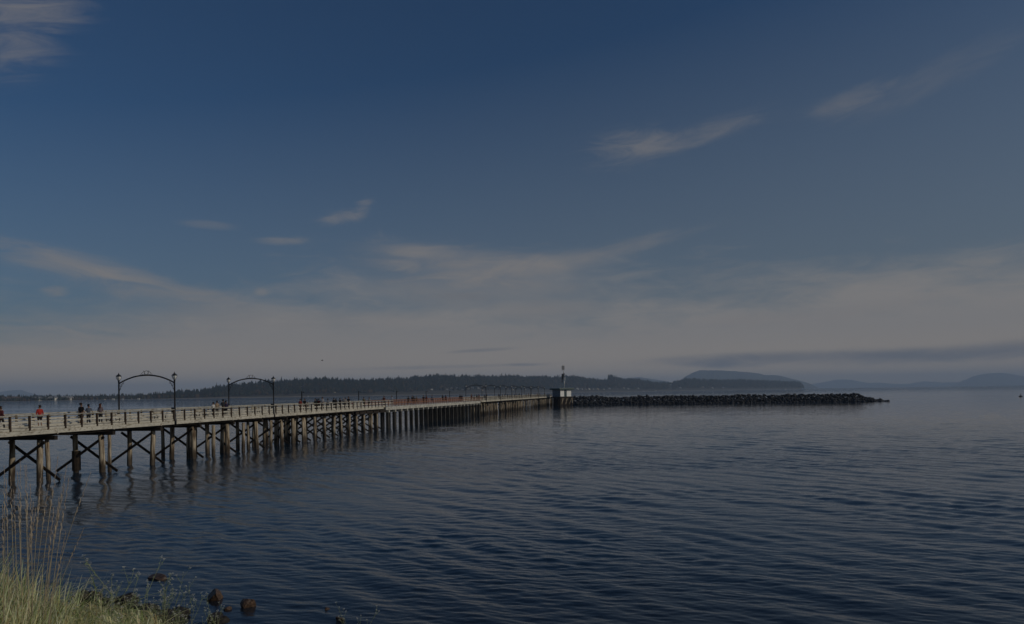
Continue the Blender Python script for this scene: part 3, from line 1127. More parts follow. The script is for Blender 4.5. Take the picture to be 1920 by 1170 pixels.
def rock_mesh(name, seed, sub=2, rough=.28, squash=.75, cut=None):
    import bmesh
    q = random.Random(seed)
    bm = bmesh.new(); bmesh.ops.create_icosphere(bm, subdivisions=sub, radius=1.0)
    planes = [(Vector((q.gauss(0, 1), q.gauss(0, 1), q.gauss(0, 1))).normalized(), q.uniform(.42, .78)) for _ in range(13)]
    if cut:
        planes = [(Vector((q.gauss(0, 1), q.gauss(0, 1), q.gauss(0, .8))).normalized(), q.uniform(cut * .75, cut * 1.2)) for _ in range(8)]
    for v in bm.verts:
        for nrm, d in planes:
            e = v.co.dot(nrm) - d
            if e > 0: v.co -= nrm * e
        v.co *= 1 + q.uniform(-.035, .035)
        v.co.z *= squash
    me = bpy.data.meshes.new(name); bm.to_mesh(me); bm.free()
    return me


def np_of(me):
    v = np.empty(len(me.vertices) * 3, np.float32); me.vertices.foreach_get('co', v)
    f = np.array([tuple(p.vertices) for p in me.polygons], np.int32)
    return v.reshape(-1, 3), f


def build_breakwater():
    r = random.Random(8)
    tmpl = [np_of(rock_mesh('t', 40 + i, 1)) for i in range(6)]
    A = ground(1068, 759); B = ground(1638, 752.4)
    A, B = Vector((A.x, A.y + 3, 0)), Vector((B.x, B.y + 3, 0))
    d = (B - A); L = d.length; d.normalize(); nrm = Vector((d.y, -d.x, 0))
    if nrm.y > 0: nrm = -nrm          # towards the camera
    Vs = []; Fs = []; nv = 0
    s_ = -4.0
    while s_ < L + 6:
        f = min(max(s_ / L, 0), 1)
        ht = 3.5 - .25 * f + .25 * math.sin(s_ * .21) * math.sin(s_ * .047 + 1)
        if s_ > L - 5: ht *= max(.12, 1 - (s_ - (L - 5)) / 10)
        for row in range(-7, 12):
            o = row * .95
            z = ht * (1 - max(0, abs(o - 2.5) - 1.2) / 6.5) - .4
            if z < -1.6: continue
            p = A + d * (s_ + r.uniform(-.6, .6)) - nrm * (o + r.uniform(-.4, .4))
            sc = r.uniform(.45, 1.15)
            tv, tf = tmpl[r.randrange(6)]
            rot = Matrix.Rotation(r.uniform(0, 6.28), 3, 'Z') @ Matrix.Rotation(r.uniform(0, 6.28), 3, 'X')
            v = tv @ np.array(rot, dtype=np.float32).T * [sc * r.uniform(.9, 1.3), sc, sc * r.uniform(.75, 1.1)] + [p.x, p.y, z + r.uniform(-.4, .55)]
            Vs.append(v); Fs.append(tf + nv); nv += len(v)
        s_ += 1.05
    core = []
    for k in range(41):
        ss = -5 + (L + 4) * k / 40
        p = A + d * ss
        hh = 1.7 if ss < L - 6 else 1.2
        for o_, z in ((-4.5, -1.5), (1.2, hh), (4.2, hh), (11, -1.5)):
            q_2 = p - nrm * o_
            core.append((q_2.x, q_2.y, z))
    core = np.array(core, np.float32)
    cf = []
    for k in range(40):
        for j in range(3):
            a_ = k * 4 + j
            cf += [(a_, a_ + 1, a_ + 5), (a_, a_ + 5, a_ + 4)]
    Vs.append(core); Fs.append(np.array(cf, np.int32) + nv)
    me = np_mesh('breakwater', np.vstack(Vs), np.vstack(Fs))
    m_ = mat('breakwater_stone', (.04, .04, .04), .9, build=dirty((.075, .078, .085), (.015, .017, .021), (1, 1, 1), .8, .3, .7, .5))
    o = link_mesh('breakwater', me, m_)
    tag(o, 'long low breakwater of dark piled boulders right of the pier hut', 'breakwater')


build_breakwater()
# ------------------------------------------------------------------ people


def skin_mesh(name, nodes, edges, sub=1, root=0):
    """nodes: {key: ((x,y,z),(rx,ry))}"""
    keys = list(nodes)
    me = bpy.data.meshes.new(name)
    me.from_pydata([nodes[k][0] for k in keys], [(keys.index(a), keys.index(b)) for a, b in edges], [])
    o = bpy.data.objects.new(name + '_tmp', me)
    COL.objects.link(o)
    mod = o.modifiers.new('s', 'SKIN'); mod.use_smooth_shade = True
    lay = me.skin_vertices[0] if me.skin_vertices else None
    for i, k in enumerate(keys):
        r = nodes[k][1]
        if not isinstance(r, tuple): r = (r, r)
        lay.data[i].radius = r
        lay.data[i].use_root = (i == root)
    o.modifiers.new('u', 'SUBSURF').levels = sub
    dg = bpy.context.evaluated_depsgraph_get()
    out = bpy.data.meshes.new_from_object(o.evaluated_get(dg))
    out.name = name
    bpy.data.objects.remove(o); bpy.data.meshes.remove(me)
    return out


def figure(pose):
    """returns meshes body, shirt, trousers, hair in metres for a 1.75 m adult facing +Y"""
    arm = {'stand': ((.235, -.02, 1.16), (.25, .07, .93)), 'walk': ((.25, -.08, 1.16), (.27, .10, .97)), 'rail': ((.27, .08, 1.18), (.22, .34, 1.12)), 'fold': ((.26, .05, 1.17), (.06, .21, 1.17))}[pose]
    arm2 = {'walk': ((.25, .06, 1.16), (.24, .22, 1.0))}.get(pose, arm)
    kn = {'walk': ((.1, .16, .52), (.1, .20, .10)), 'rail': ((.1, .0, .5), (.1, -.06, .09))}.get(pose, ((.1, .03, .5), (.11, -.02, .09)))
    kn2 = {'walk': ((.1, -.04, .5), (.1, -.28, .14))}.get(pose, kn)
    ly = .07 if pose == 'rail' else 0.0
    n = {'pelvis': ((0, 0, .95), (.15, .11)), 'spine': ((0, ly * .3, 1.15), (.13, .10)), 'chest': ((0, ly, 1.36), (.165, .115)),
         'neck': ((0, ly, 1.49), .055), 'jaw': ((0, ly + .02, 1.565), (.068, .08)), 'head': ((0, ly + .01, 1.65), (.078, .098)), 'crown': ((0, ly, 1.72), (.06, .075)),
         'nose': ((0, ly + .118, 1.63), .014)}
    e = [('pelvis', 'spine'), ('spine', 'chest'), ('chest', 'neck'), ('neck', 'jaw'), ('jaw', 'head'), ('head', 'crown'), ('head', 'nose')]
    for sd, s in (('l', 1), ('r', -1)):
        a = arm if s > 0 else arm2; k = kn if s > 0 else kn2
        X = lambda p: (p[0] * s, p[1], p[2])
        n['sh' + sd] = ((.175 * s, ly, 1.42), .06); n['el' + sd] = (X(a[0]), .042); n['wr' + sd] = (X(a[1]), .028)
        d = (Vector(X(a[1])) - Vector(X(a[0]))).normalized()
        pm = Vector(X(a[1])) + d * .06
        n['pm' + sd] = (tuple(pm), (.036, .02))
        side = d.cross(Vector((1, 0, 0))).normalized()
        e += [('chest', 'sh' + sd), ('sh' + sd, 'el' + sd), ('el' + sd, 'wr' + sd), ('wr' + sd, 'pm' + sd)]
        for i, (o_, L) in enumerate(((-.027, .062), (-.009, .078), (.009, .072), (.027, .055))):
            f0 = pm + side * o_ + d * .045
            n[f'f{sd}{i}'] = (tuple(f0), .010); n[f't{sd}{i}'] = (tuple(f0 + d * L * .6 + Vector((-.014 * s, 0, 0))), .008)
            e += [('pm' + sd, f'f{sd}{i}'), (f'f{sd}{i}', f't{sd}{i}')]
        th = pm - d * .03 - side * .045
        n['th' + sd] = (tuple(th + d * .03), .010); e.append(('pm' + sd, 'th' + sd))
        n['hp' + sd] = ((.09 * s, 0, .88), .088); n['kn' + sd] = (X(k[0]), .056); n['an' + sd] = (X(k[1]), .040)
        n['to' + sd] = ((k[1][0] * s, k[1][1] + .15, max(.03, k[1][2] - .055)), (.042, .028))
        e += [('pelvis', 'hp' + sd), ('hp' + sd, 'kn' + sd), ('kn' + sd, 'an' + sd), ('an' + sd, 'to' + sd)]
    body = skin_mesh('body', n, e, 1)
    g = lambda k, r: (n[k][0], r)
    mid = lambda a, b, f: tuple(Vector(n[a][0]).lerp(Vector(n[b][0]), f))
    sn = {'c': ((0, ly, 1.36), (.19, .135)), 'w': ((0, ly * .3, 1.12), (.165, .13)), 'b': ((0, 0, .93), (.18, .14)), 'k': ((0, ly, 1.455), (.09, .08))}
    se = [('c', 'w'), ('w', 'b'), ('c', 'k')]
    for sd in 'lr':
        sn['s' + sd] = g('sh' + sd, .078); sn['e' + sd] = g('el' + sd, .058); se += [('c', 's' + sd), ('s' + sd, 'e' + sd)]
    shirt = skin_mesh('shirt', sn, se, 1)
    coat = dict(sn); ce = list(se)
    for sd in 'lr':
        coat['w' + sd] = g('wr' + sd, .045); ce.append(('e' + sd, 'w' + sd))
    coat['h'] = ((0, 0, .72), (.20, .16)); ce.append(('b', 'h'))
    jacket = skin_mesh('jacket', coat, ce, 1)
    tn = {'p': ((0, 0, .96), (.165, .125))}; te = []
    for sd in 'lr':
        tn['h' + sd] = g('hp' + sd, .108); tn['k' + sd] = g('kn' + sd, .075); tn['a' + sd] = g('an' + sd, .058)
        te += [('p', 'h' + sd), ('h' + sd, 'k' + sd), ('k' + sd, 'a' + sd)]
    trousers = skin_mesh('trousers', tn, te, 1)
    tn2 = {'p': tn['p']}; te2 = []
    for sd in 'lr':
        tn2['h' + sd] = g('hp' + sd, .115); tn2['k' + sd] = (mid('hp' + sd, 'kn' + sd, .85), .095); te2 += [('p', 'h' + sd), ('h' + sd, 'k' + sd)]
    shorts = skin_mesh('shorts', tn2, te2, 1)
    hair = skin_mesh('hair', {'a': ((0, ly - .02, 1.70), (.088, .10)), 'b': ((0, ly - .035, 1.745), (.07, .08)), 'c': ((0, ly - .06, 1.62), (.075, .05))}, [('a', 'b'), ('a', 'c')], 1)
    lhair = skin_mesh('long_hair', {'a': ((0, ly - .02, 1.70), (.095, .11)), 'b': ((0, ly - .035, 1.745), (.07, .08)), 'c': ((0, ly - .08, 1.58), (.10, .06)), 'd': ((0, ly - .12, 1.38), (.10, .04))}, [('a', 'b'), ('a', 'c'), ('c', 'd')], 1)
    return dict(body=body, shirt=shirt, jacket=jacket, trousers=trousers, shorts=shorts, hair=hair, long_hair=lhair)


FIG = {k: figure(k) for k in ('stand', 'walk', 'rail', 'fold')}
for f_ in FIG.values():
    for me in f_.values():
        me.materials.clear(); me.materials.append(None)
CLOTH = {}


def cloth(c, rough=.85):
    if c not in CLOTH:
        CLOTH[c] = mat('cloth', c, rough, build=dirty(c, tuple(v * .7 for v in c), (1, 1, 1), 9))
    return CLOTH[c]


SKIN = (.36, .21, .14); DSKIN = (.16, .09, .06)
BLACK, DARK_, NAVY, WHITE_, GREY, RED, MAROON, KHAKI, TAN, BLUE, DENIM, PURPLE, PINK, GREEN = (.012, .012, .014), (.03, .028, .03), (.02, .025, .06), (.62, .62, .60), (.22, .23, .24), (.45, .035, .025), (.14, .03, .03), (.20, .17, .10), (.36, .27, .18), (.08, .13, .24), (.05, .075, .13), (.06, .045, .10), (.5, .26, .26), (.06, .09, .05)
BRN, BLK, AUB, BLD, GRYH = (.04, .022, .013), (.012, .010, .009), (.10, .035, .02), (.30, .21, .11), (.4, .39, .38)


def s_for_px(x, t):
    lo, hi = 1.0, S2
    f = lambda s_: 960 + (pp(s_, t).x / pp(s_, t).y) * F - x
    for _ in range(50):
        m_ = (lo + hi) / 2
        if f(m_) < 0: lo = m_
        else: hi = m_
    return lo


def person(x, t, pose, face, label, top='shirt', topc=WHITE_, leg='trousers', legc=DENIM, hair='hair', hairc=BRN, skin=SKIN, h=1.75):
    s_ = s_for_px(x, t); p = pp(s_, t); _, d, n = frame(s_)
    o = empty('person', p)
    # facing: angle from the pier direction, 0 = towards the hut
    o.rotation_euler = (0, 0, math.atan2(d.y, d.x) - math.pi / 2 + math.radians(face))
    k = h / 1.75
    o.scale = (k, k, k)
    tag(o, label, 'person', 'people strolling and standing on the pier')
    fg = FIG[pose]
    for nm, me, c in (('body', fg['body'], skin), (top, fg[top], topc), (leg, fg[leg], legc), ('hair', fg[hair], hairc)):
        q = bpy.data.objects.new(nm, me); COL.objects.link(q); q.parent = o
        q.material_slots[0].link = 'OBJECT'; q.material_slots[0].material = cloth(c)
    return o


person(1, 4.0, 'walk', 0, 'person in dark red top cut off by the left edge', 'jacket', MAROON, legc=DARK_, hairc=BRN)
person(74, 4.3, 'stand', 60, 'person in long red jacket alone on the pier, leftmost in full view', 'jacket', RED, 'shorts', DARK_, 'hair', BRN)
person(152, 4.5, 'stand', 0, 'tall person in black T-shirt and dark shorts seen from behind', 'shirt', BLACK, 'shorts', DARK_, 'hair', BRN, h=1.86)
person(165.5, 4.6, 'rail', 20, 'person in slate blue shirt and dark cap right of the one in black', 'shirt', (.12, .14, .18), 'trousers', DARK_, 'hair', BLK, h=1.72)
person(188, 4.5, 'stand', 10, 'person with long auburn hair and lilac grey top', 'shirt', (.22, .18, .20), 'trousers', DARK_, 'long_hair', AUB, h=1.74)
person(399.5, 4.6, 'fold', 70, 'person with dark hair and white top, left of the one in tan', 'shirt', WHITE_, 'trousers', DARK_, 'hair', BRN, h=1.60)
person(406.5, 4.4, 'stand', 40, 'person in tan top beside the one in white', 'shirt', TAN, 'trousers', DARK_, 'hair', BRN, h=1.75)
person(418, 4.3, 'rail', 10, 'taller person in black and white top of the close pair by the second lamp arch', 'shirt', (.05, .05, .055), 'trousers', BLACK, 'hair', BLK, h=1.9)
person(423.5, 4.0, 'stand', 0, 'shorter person in dark purple top of the close pair by the second lamp arch', 'jacket', PURPLE, 'trousers', BLACK, 'hair', BLK, h=1.74)
person(562.7, 4.2, 'stand', 180, 'person with long hair in bright red coat beside the first lamp stub', 'jacket', (.30, .04, .03), 'trousers', MAROON, 'long_hair', BRN, h=1.7)
person(571, 4.2, 'walk', 180, 'person in dark top and burgundy trousers right of the red coat', 'shirt', BLACK, 'trousers', (.10, .02, .03), 'hair', BLK)
person(576.5, 4.0, 'stand', 180, 'small child behind the person in burgundy trousers', 'shirt', GREY, 'trousers', DARK_, 'hair', BRN, h=1.25)
person(590.8, 4.2, 'fold', 90, 'person in black, first of a dark dressed trio', 'jacket', BLACK, 'trousers', BLACK, 'hair', BLK)
person(594.6, 4.5, 'stand', 0, 'person in dark green, second of a dark dressed trio', 'jacket', GREEN, 'trousers', BLACK, 'long_hair', BLK, h=1.66)
person(597.6, 4.2, 'walk', 0, 'person in dark maroon, third of a dark dressed trio', 'shirt', MAROON, 'trousers', BLACK, 'hair', BLK, h=1.7)
person(604.2, 3.6, 'walk', 180, 'tall person in pale shirt walking beside the dark dressed trio', 'shirt', (.48, .48, .50), 'trousers', NAVY, 'hair', BRN, h=1.92)
person(614.5, 4.0, 'walk', 0, 'person with dark hair in black jacket over white, alone', 'shirt', (.35, .36, .38), 'trousers', NAVY, 'hair', BLK, h=1.66)
person(626, 4.3, 'stand', 0, 'left person of a pair both in black', 'jacket', BLACK, 'trousers', BLACK, 'hair', BLK)
person(629.8, 4.3, 'stand', 10, 'right person of a pair both in black, with long hair', 'jacket', DARK_, 'trousers', BLACK, 'long_hair', BLK, h=1.66)
person(637.4, 4.1, 'walk', 0, 'person in black top left of the two in grey and cream', 'shirt', BLACK, 'trousers', DARK_, 'hair', BLK, h=1.68)
person(643.9, 4.1, 'stand', 0, 'person in grey top beside the one in cream', 'shirt', GREY, 'trousers', DENIM, 'hair', GRYH)
person(647.3, 4.4, 'walk', 180, 'person in cream top beside the one in grey', 'shirt', (.5, .45, .38), 'trousers', NAVY, 'hair', BLK, h=1.7)
person(653.4, 3.5, 'rail', 180, 'broad person in black top with arms out, left of the second lamp stub', 'shirt', BLACK, 'trousers', DARK_, 'hair', BRN, h=1.9)
person(660, 3.8, 'stand', 0, 'small child in pink right of the broad person in black', 'shirt', PINK, 'shorts', GREY, 'hair', BLD, h=1.15)
person(682, 3.8, 'fold', 0, 'person in olive khaki top right of the second lamp stub', 'shirt', KHAKI, 'trousers', DARK_, 'hair', BRN)
person(692, 3.8, 'walk', 180, 'person in light grey top right of the one in khaki', 'shirt', (.34, .34, .32), 'trousers', DARK_, 'hair', BRN, h=1.68)
person(720, 3.0, 'rail', 180, 'broad person in rust red top at the start of the concrete span', 'jacket', (.16, .05, .035), 'trousers', DARK_, 'hair', BRN, h=1.9)
person(734.5, 3.2, 'walk', 180, 'person in white and blue top left of the third lamp stub', 'shirt', (.45, .5, .58), 'trousers', NAVY, 'hair', BLK, h=1.9)
person(765.5, 3.5, 'stand', 0, 'person in black over the concrete span, left of a pair', 'jacket', DARK_, 'trousers', BLACK, 'hair', BLK)
person(773, 3.5, 'walk', 180, 'person in charcoal shirt over the concrete span', 'shirt', DARK_, 'trousers', NAVY, 'hair', BRN, h=1.82)
person(776, 4.2, 'stand', 0, 'person in dark brown close behind the one in charcoal', 'shirt', (.05, .035, .03), 'trousers', BLACK, 'long_hair', BLK, h=1.7)
person(780.7, 3.7, 'walk', 180, 'short person in tan top over the concrete span', 'shirt', (.2, .14, .09), 'trousers', DARK_, 'hair', BLD, h=1.6)
person(794, 3.0, 'fold', 180, 'person in black near the fourth lamp stub', 'jacket', BLACK, 'trousers', BLACK, 'hair', BRN, h=1.86)
person(799.3, 3.4, 'walk', 180, 'person in maroon near the fourth lamp stub', 'jacket', MAROON, 'trousers', DARK_, 'hair', BLK)
person(810, 3.2, 'walk', 180, 'person in blue grey top alone right of the fourth lamp stub', 'shirt', (.16, .20, .27), 'trousers', DENIM, 'hair', BLK, h=1.9)
person(830, 3.4, 'stand', 0, 'person in black left of the fifth lamp stub', 'shirt', BLACK, 'trousers', BLACK, 'hair', BLK, h=1.85)
person(835.6, 3.8, 'walk', 0, 'person in dark red left of the fifth lamp stub', 'shirt', MAROON, 'trousers', BLACK, 'long_hair', BLK)
person(862.5, 3.4, 'stand', 0, 'left person of a dark pair by the far end of the concrete span', 'jacket', BLACK, 'trousers', BLACK, 'hair', BLK, h=1.85)
person(866, 3.8, 'walk', 180, 'right person of a dark pair by the far end of the concrete span', 'shirt', NAVY, 'trousers', DARK_, 'hair', BRN)
far_people = [884, 889, 894, 898, 908, 912, 934.5, 937, 942, 946.5, 951.6, 955.8, 960, 965, 969, 973.5, 978, 986.5, 991, 995.4, 1003, 1007, 1012, 1020.7, 1029, 1034]
q_ = random.Random(77)
cols_ = [('black', BLACK), ('navy', NAVY), ('grey', GREY), ('dark green', GREEN), ('maroon', MAROON), ('white', WHITE_), ('blue', BLUE), ('dark', DARK_)]
for i, x in enumerate(far_people):
    cn, cc = cols_[q_.randrange(8)]
    o = person(x, q_.uniform(2.4, 4.6), q_.choice(['stand', 'walk', 'fold']), q_.choice([0, 180, 90]),
               'tiny distant person among the far crowd under the far row of lamp arches', q_.choice(['shirt', 'jacket']), cc, 'trousers', q_.choice([BLACK, DENIM, DARK_, NAVY]), q_.choice(['hair', 'long_hair']), q_.choice([BRN, BLK, BLD]), h=q_.uniform(1.6, 1.88))
    o['group'] = 'distant crowd on the outer pier'

# ------------------------------------------------------------------ benches on the deck
bench0 = empty('bench')
m = MB()
for y in (-.15, 0, .15): m.box((0, y, .45), (.8, .06, .02))
m.build('seat', M_deck, bench0)
m = MB()
for z in (.62, .78): m.box((0, .26 + (z - .6) * .15, z), (.8, .018, .055))
m.build('backrest', M_deck, bench0)
for sx in (-.65, .65):
    m = MB(); m.box((sx, 0, .22), (.03, .2, .025)); m.box((sx, -.17, .215), (.03, .03, .215)); m.beam((sx, .2, .0), (sx, .30, .86), .05, .05, up=(1, 0, 0)); m.build('leg', M_iron, bench0)
tag(bench0, 'wooden bench with dark legs against the far rail, left of the nearest lamp arch', 'bench', 'benches along the far rail')
for i, (x, t, lb) in enumerate(((212, 4.75, None), (300, 4.75, 'wooden bench on the far side of the deck under the nearest lamp arch'), (377, 4.75, 'wooden bench on the far side of the deck left of the white and tan pair'), (480, 4.75, 'wooden bench on the far side of the deck under the second lamp arch'))):
    o = bench0 if i == 0 else copy_tree(bench0)
    if lb: o['label'] = lb
    s_ = s_for_px(x, t); _, d, n = frame(s_)
    o.location = pp(s_, t, DZ + .004)
    o.rotation_euler = (0, 0, math.atan2(d.y, d.x))

# ------------------------------------------------------------------ houses on the far shore
M_tan = mat('tan_render', (.42, .32, .22), .9); M_tanroof = mat('brown_roof', (.10, .07, .06), .9)
M_hw = mat('white_house_wall', (.72, .70, .62), .9); M_hroof = mat('grey_roof', (.16, .16, .17), .9); M_win = mat('dark_window', (.03, .035, .045), .3)
HOUSE_CLEAR = []


def gable(m, x0, x1, y0, y1, z0, z1, zt, wall=0):
    xm = (x0 + x1) / 2
    m.add([(x0, y0, z0), (x1, y0, z0), (x1, y0, z1), (xm, y0, zt), (x0, y0, z1), (x0, y1, z0), (x1, y1, z0), (x1, y1, z1), (xm, y1, zt), (x0, y1, z1)],
          [(0, 1, 2, 3, 4), (9, 8, 7, 6, 5), (0, 5, 6, 1), (1, 6, 7, 2), (4, 9, 5, 0)])


def gable_roof(m, x0, x1, y0, y1, z1, zt, e=.5, th=.35):
    xm = (x0 + x1) / 2; dz = (zt - z1) / (xm - x0) * e
    m.add([(x0 - e, y0 - e, z1 - dz), (xm, y0 - e, zt), (xm, y1 + e, zt), (x0 - e, y1 + e, z1 - dz), (x0 - e, y0 - e, z1 - dz + th), (xm, y0 - e, zt + th), (xm, y1 + e, zt + th), (x0 - e, y1 + e, z1 - dz + th),
           (x1 + e, y0 - e, z1 - dz), (x1 + e, y1 + e, z1 - dz), (x1 + e, y0 - e, z1 - dz + th), (x1 + e, y1 + e, z1 - dz + th)],
          [(4, 5, 6, 7), (5, 10, 11, 6), (0, 1, 5, 4), (1, 8, 10, 5), (3, 7, 6, 2), (2, 6, 11, 9), (0, 4, 7, 3), (8, 9, 11, 10), (0, 3, 2, 1), (1, 2, 9, 8)])


def building(x, y_base, wpx, hpx, bays, wallm, roofm, name, label, cat, group=None, depth=14, Yoff=25):
    p, D = shore_point(x)
    Y = D + Yoff
    k = Y / F
    pos = at(x, y_base, Y)
    o = empty(name, (pos.x, Y, max(.6, min(pos.z, 4))))
    tag(o, label, cat, group)
    Wd, Hh = wpx * k, hpx * k
    m = MB(); r = MB()
    bw = Wd / bays
    for i in range(bays):
        x0 = -Wd / 2 + i * bw
        tall = Hh * (1.0 if i % 2 == 0 else .72)
        gable(m, x0 + bw * .03, x0 + bw * .97, -(i % 2 == 0) * 2.0, depth, -1, tall * .66, tall)
        gable_roof(r, x0 + bw * .03, x0 + bw * .97, -(i % 2 == 0) * 2.0, depth, tall * .66, tall)
    m.build('wall', wallm, o); r.build('roof', roofm, o)
    for i in range(bays):
        y0 = -(i % 2 == 0) * 2.0 - .06
        xc = -Wd / 2 + (i + .5) * bw
        for j in range(2):
            m = MB(); m.box((xc, y0, Hh * (.16 + .24 * j)), (bw * .22, .06, Hh * .07)); m.build('window', M_win, o)
    return o


building(6, 752.8, 9, 8.5, 2, M_tan, M_tanroof, 'apartment_block', 'tan gabled apartment block on the far left shore, leftmost of the four tan ones', 'apartment block', 'tan apartment blocks on the far shore')
building(15.5, 752.8, 6, 8.5, 2, M_tan, M_tanroof, 'apartment_block', 'second tan gabled apartment block from the left edge on the far shore', 'apartment block', 'tan apartment blocks on the far shore')
building(25, 752.8, 8, 8.5, 3, M_tan, M_tanroof, 'apartment_block', 'third tan gabled apartment block from the left edge on the far shore', 'apartment block', 'tan apartment blocks on the far shore')
building(33.5, 752.6, 4.5, 8, 1, M_tan, M_tanroof, 'apartment_block', 'narrowest tan apartment block, rightmost of the tan ones on the far shore', 'apartment block', 'tan apartment blocks on the far shore')
building(66, 752.3, 18, 7.5, 5, M_hw, M_hroof, 'condominium', 'leftmost of the three cream many-gabled condominiums on the far shore', 'condominium', 'cream condominiums on the far shore')
building(93, 751.8, 22, 7.5, 5, M_hw, M_hroof, 'condominium', 'middle and widest of the three cream many-gabled condominiums on the far shore', 'condominium', 'cream condominiums on the far shore')
building(123.5, 751.3, 20, 7.5, 5, M_hw, M_hroof, 'condominium', 'rightmost of the three cream many-gabled condominiums on the far shore', 'condominium', 'cream condominiums on the far shore')

# small houses scattered along the headland; (px x, px y of base, width px)
HOUSES = [(163, 749, 3), (176, 748.6, 3), (196, 747.5, 3), (212, 747.5, 4), (229, 747.3, 3.5), (247, 747.4, 3), (259, 746.8, 4), (272, 747, 4), (286, 747, 3),
          (566, 725, 2.6), (577, 718.5, 2.6), (628, 736.5, 3), (810, 731, 4), (838, 731.5, 3.5), (846, 729.5, 4.5), (857, 728.5, 4), (868, 732, 4), (878, 730, 3.5), (886, 728, 4), (897, 729, 4), (903, 733, 4),
          (1083, 732.8, 5), (1090, 732.6, 4), (1098, 732.5, 3), (1105, 732.5, 4), (1113, 732.3, 3), (1121, 732.2, 5), (1132, 732, 3), (1143, 731.8, 4), (1170, 728.5, 4), (1178, 729.5, 3.5), (1197, 728.8, 3), (1229, 719.5, 3), (1258, 722, 3.5), (1276, 728, 3.5), (1318, 726.5, 4), (1336, 729.8, 4), (1356, 727.5, 3.5), (960, 731.5, 4), (985, 731, 3)]


def house_kind(col):
    o = empty('shore_house')
    m = MB(); gable(m, -6, 6, 0, 9, -3, 4.5, 7); m.build('wall', col, o)
    m = MB(); gable_roof(m, -6, 6, 0, 9, 4.5, 7, .6, .4); m.build('roof', M_hroof, o)
    for xx in (-3.2, 3.2):
        m = MB(); m.box((xx, -.06, 2.2), (1.2, .06, 1.0)); m.build('window', M_win, o)
    return o


HK = [house_kind(M_hw), house_kind(mat('pale_grey_wall', (.5, .5, .5), .9)), house_kind(mat('sand_wall', (.55, .46, .32), .9))]
used = [False] * 3
for i, (x, y, w) in enumerate(HOUSES):
    p, D = shore_point(x); ht, Dc = crest_h(x)
    best = None
    for j in range(0, 60):
        f = j / 60
        Yd = D + (Dc - D) * f
        zt = at(x, y, Yd).z
        zs = slope_z(x, f) if f > .04 else .7
        if zs >= zt or best is None: best = (f, Yd, zs)
        if zs >= zt: break
    f, Yd, zs = best
    kx = i % 3
    o = HK[kx] if not used[kx] else copy_tree(HK[kx]); used[kx] = True
    c = at(x, y, Yd)
    o.location = (c.x, Yd, zs)
    k = w / 1387 * Yd / 12
    o.scale = (k, k, k * .9)
    o.rotation_euler = (0, 0, q_.uniform(-.5, .5))
    region = 'low wooded shore under the nearest lamp arch' if x < 300 else 'dark hillside right of the second lamp arch' if x < 700 else 'wooded slope behind the far lamp arches' if x < 1000 else 'far waterfront just right of the pier hut' if x < 1150 else 'wooded headland behind the breakwater'
    tag(o, 'tiny pale house on the ' + region, 'house', 'pale houses on the ' + region)
    HOUSE_CLEAR.append((x, w, f))

build_forest()

# ------------------------------------------------------------------ boats, buoy, gull


def boat(x, y, L, hullc, label, cabin=True):
    p = ground(x, y)
    o = empty('boat', (p.x, p.y, 0), q_.uniform(-.4, .4))
    tag(o, label, 'boat')
    m = MB(); n = 9; vs = []
    for i in range(n):
        f = i / (n - 1) * 2 - 1
        w = .17 * L * (1 - max(0, f) ** 2.2) * (1 if f > -.95 else .8)
        zt = .10 * L * (1 + .25 * max(0, f))
        vs += [(f * L / 2, -w, zt), (f * L / 2 * .92, -w * .55, -.1 * L), (f * L / 2 * .92, w * .55, -.1 * L), (f * L / 2, w, zt)]
    fs = [(0, 1, 2, 3)] + [(a * 4 + b, (a + 1) * 4 + b, (a + 1) * 4 + (b + 1) % 4, a * 4 + (b + 1) % 4) for a in range(n - 1) for b in range(4)]
    m.add(vs, fs); m.build('hull', hullc, o)
    if cabin:
        m = MB(); m.box((-.05 * L, 0, .17 * L), (.16 * L, .11 * L, .08 * L)); m.build('cabin', M_hw, o)
    return o


boat(1612, 728.6, 9, M_ant, 'tiny dark fishing boat on the horizon right of the wooded headland')
boat(1473, 730.0, 14, M_hw, 'tiny white boat off the tip of the wooded headland')
boat(1207, 733.9, 12, M_hw, 'tiny white boat near the far shore behind the left part of the breakwater')
p = ground(1914, 743.5)
o = empty('buoy', (p.x, p.y, 0)); tag(o, 'small dark channel buoy near the right edge of the water', 'buoy')
m = MB(); m.lathe((0, 0, -.5), [(.9, 0), (1.0, .5), (.8, .9), (.3, 1.0)], 12); m.build('float', M_ant, o, True)
m = MB(); m.tube([(0, 0, .4), (0, 0, 1.7)], [.2, .08], 8); m.build('topmark', M_ant, o)

g = at(604, 676, 150)
o = empty('gull', g, math.radians(35)); tag(o, 'single gull flying in the pale sky above the wooded hill', 'bird')
m = MB(); m.tube([(-.24, 0, .0), (-.14, 0, .01), (0, 0, 0), (.14, 0, .02), (.2, 0, .035), (.26, 0, .03)], [.012, .045, .06, .045, .032, .006], 8); m.build('body', M_ant, o, True)
for s in (-1, 1):
    m = MB(); th = .008
    P = [(.09, 0, .02), (.12, s * .25, .13), (.02, s * .58, .06), (-.04, s * .5, .06), (-.05, s * .22, .11), (-.08, 0, .02)]
    m.add([(a, b, c + th) for a, b, c in P] + [(a, b, c - th) for a, b, c in P], [(0, 1, 4, 5), (1, 2, 3, 4), (11, 10, 7, 6), (10, 9, 8, 7)] + [(i, i + 6, (i + 1) % 6 + 6, (i + 1) % 6) for i in range(6)])
    m.build('wing', M_ant, o)

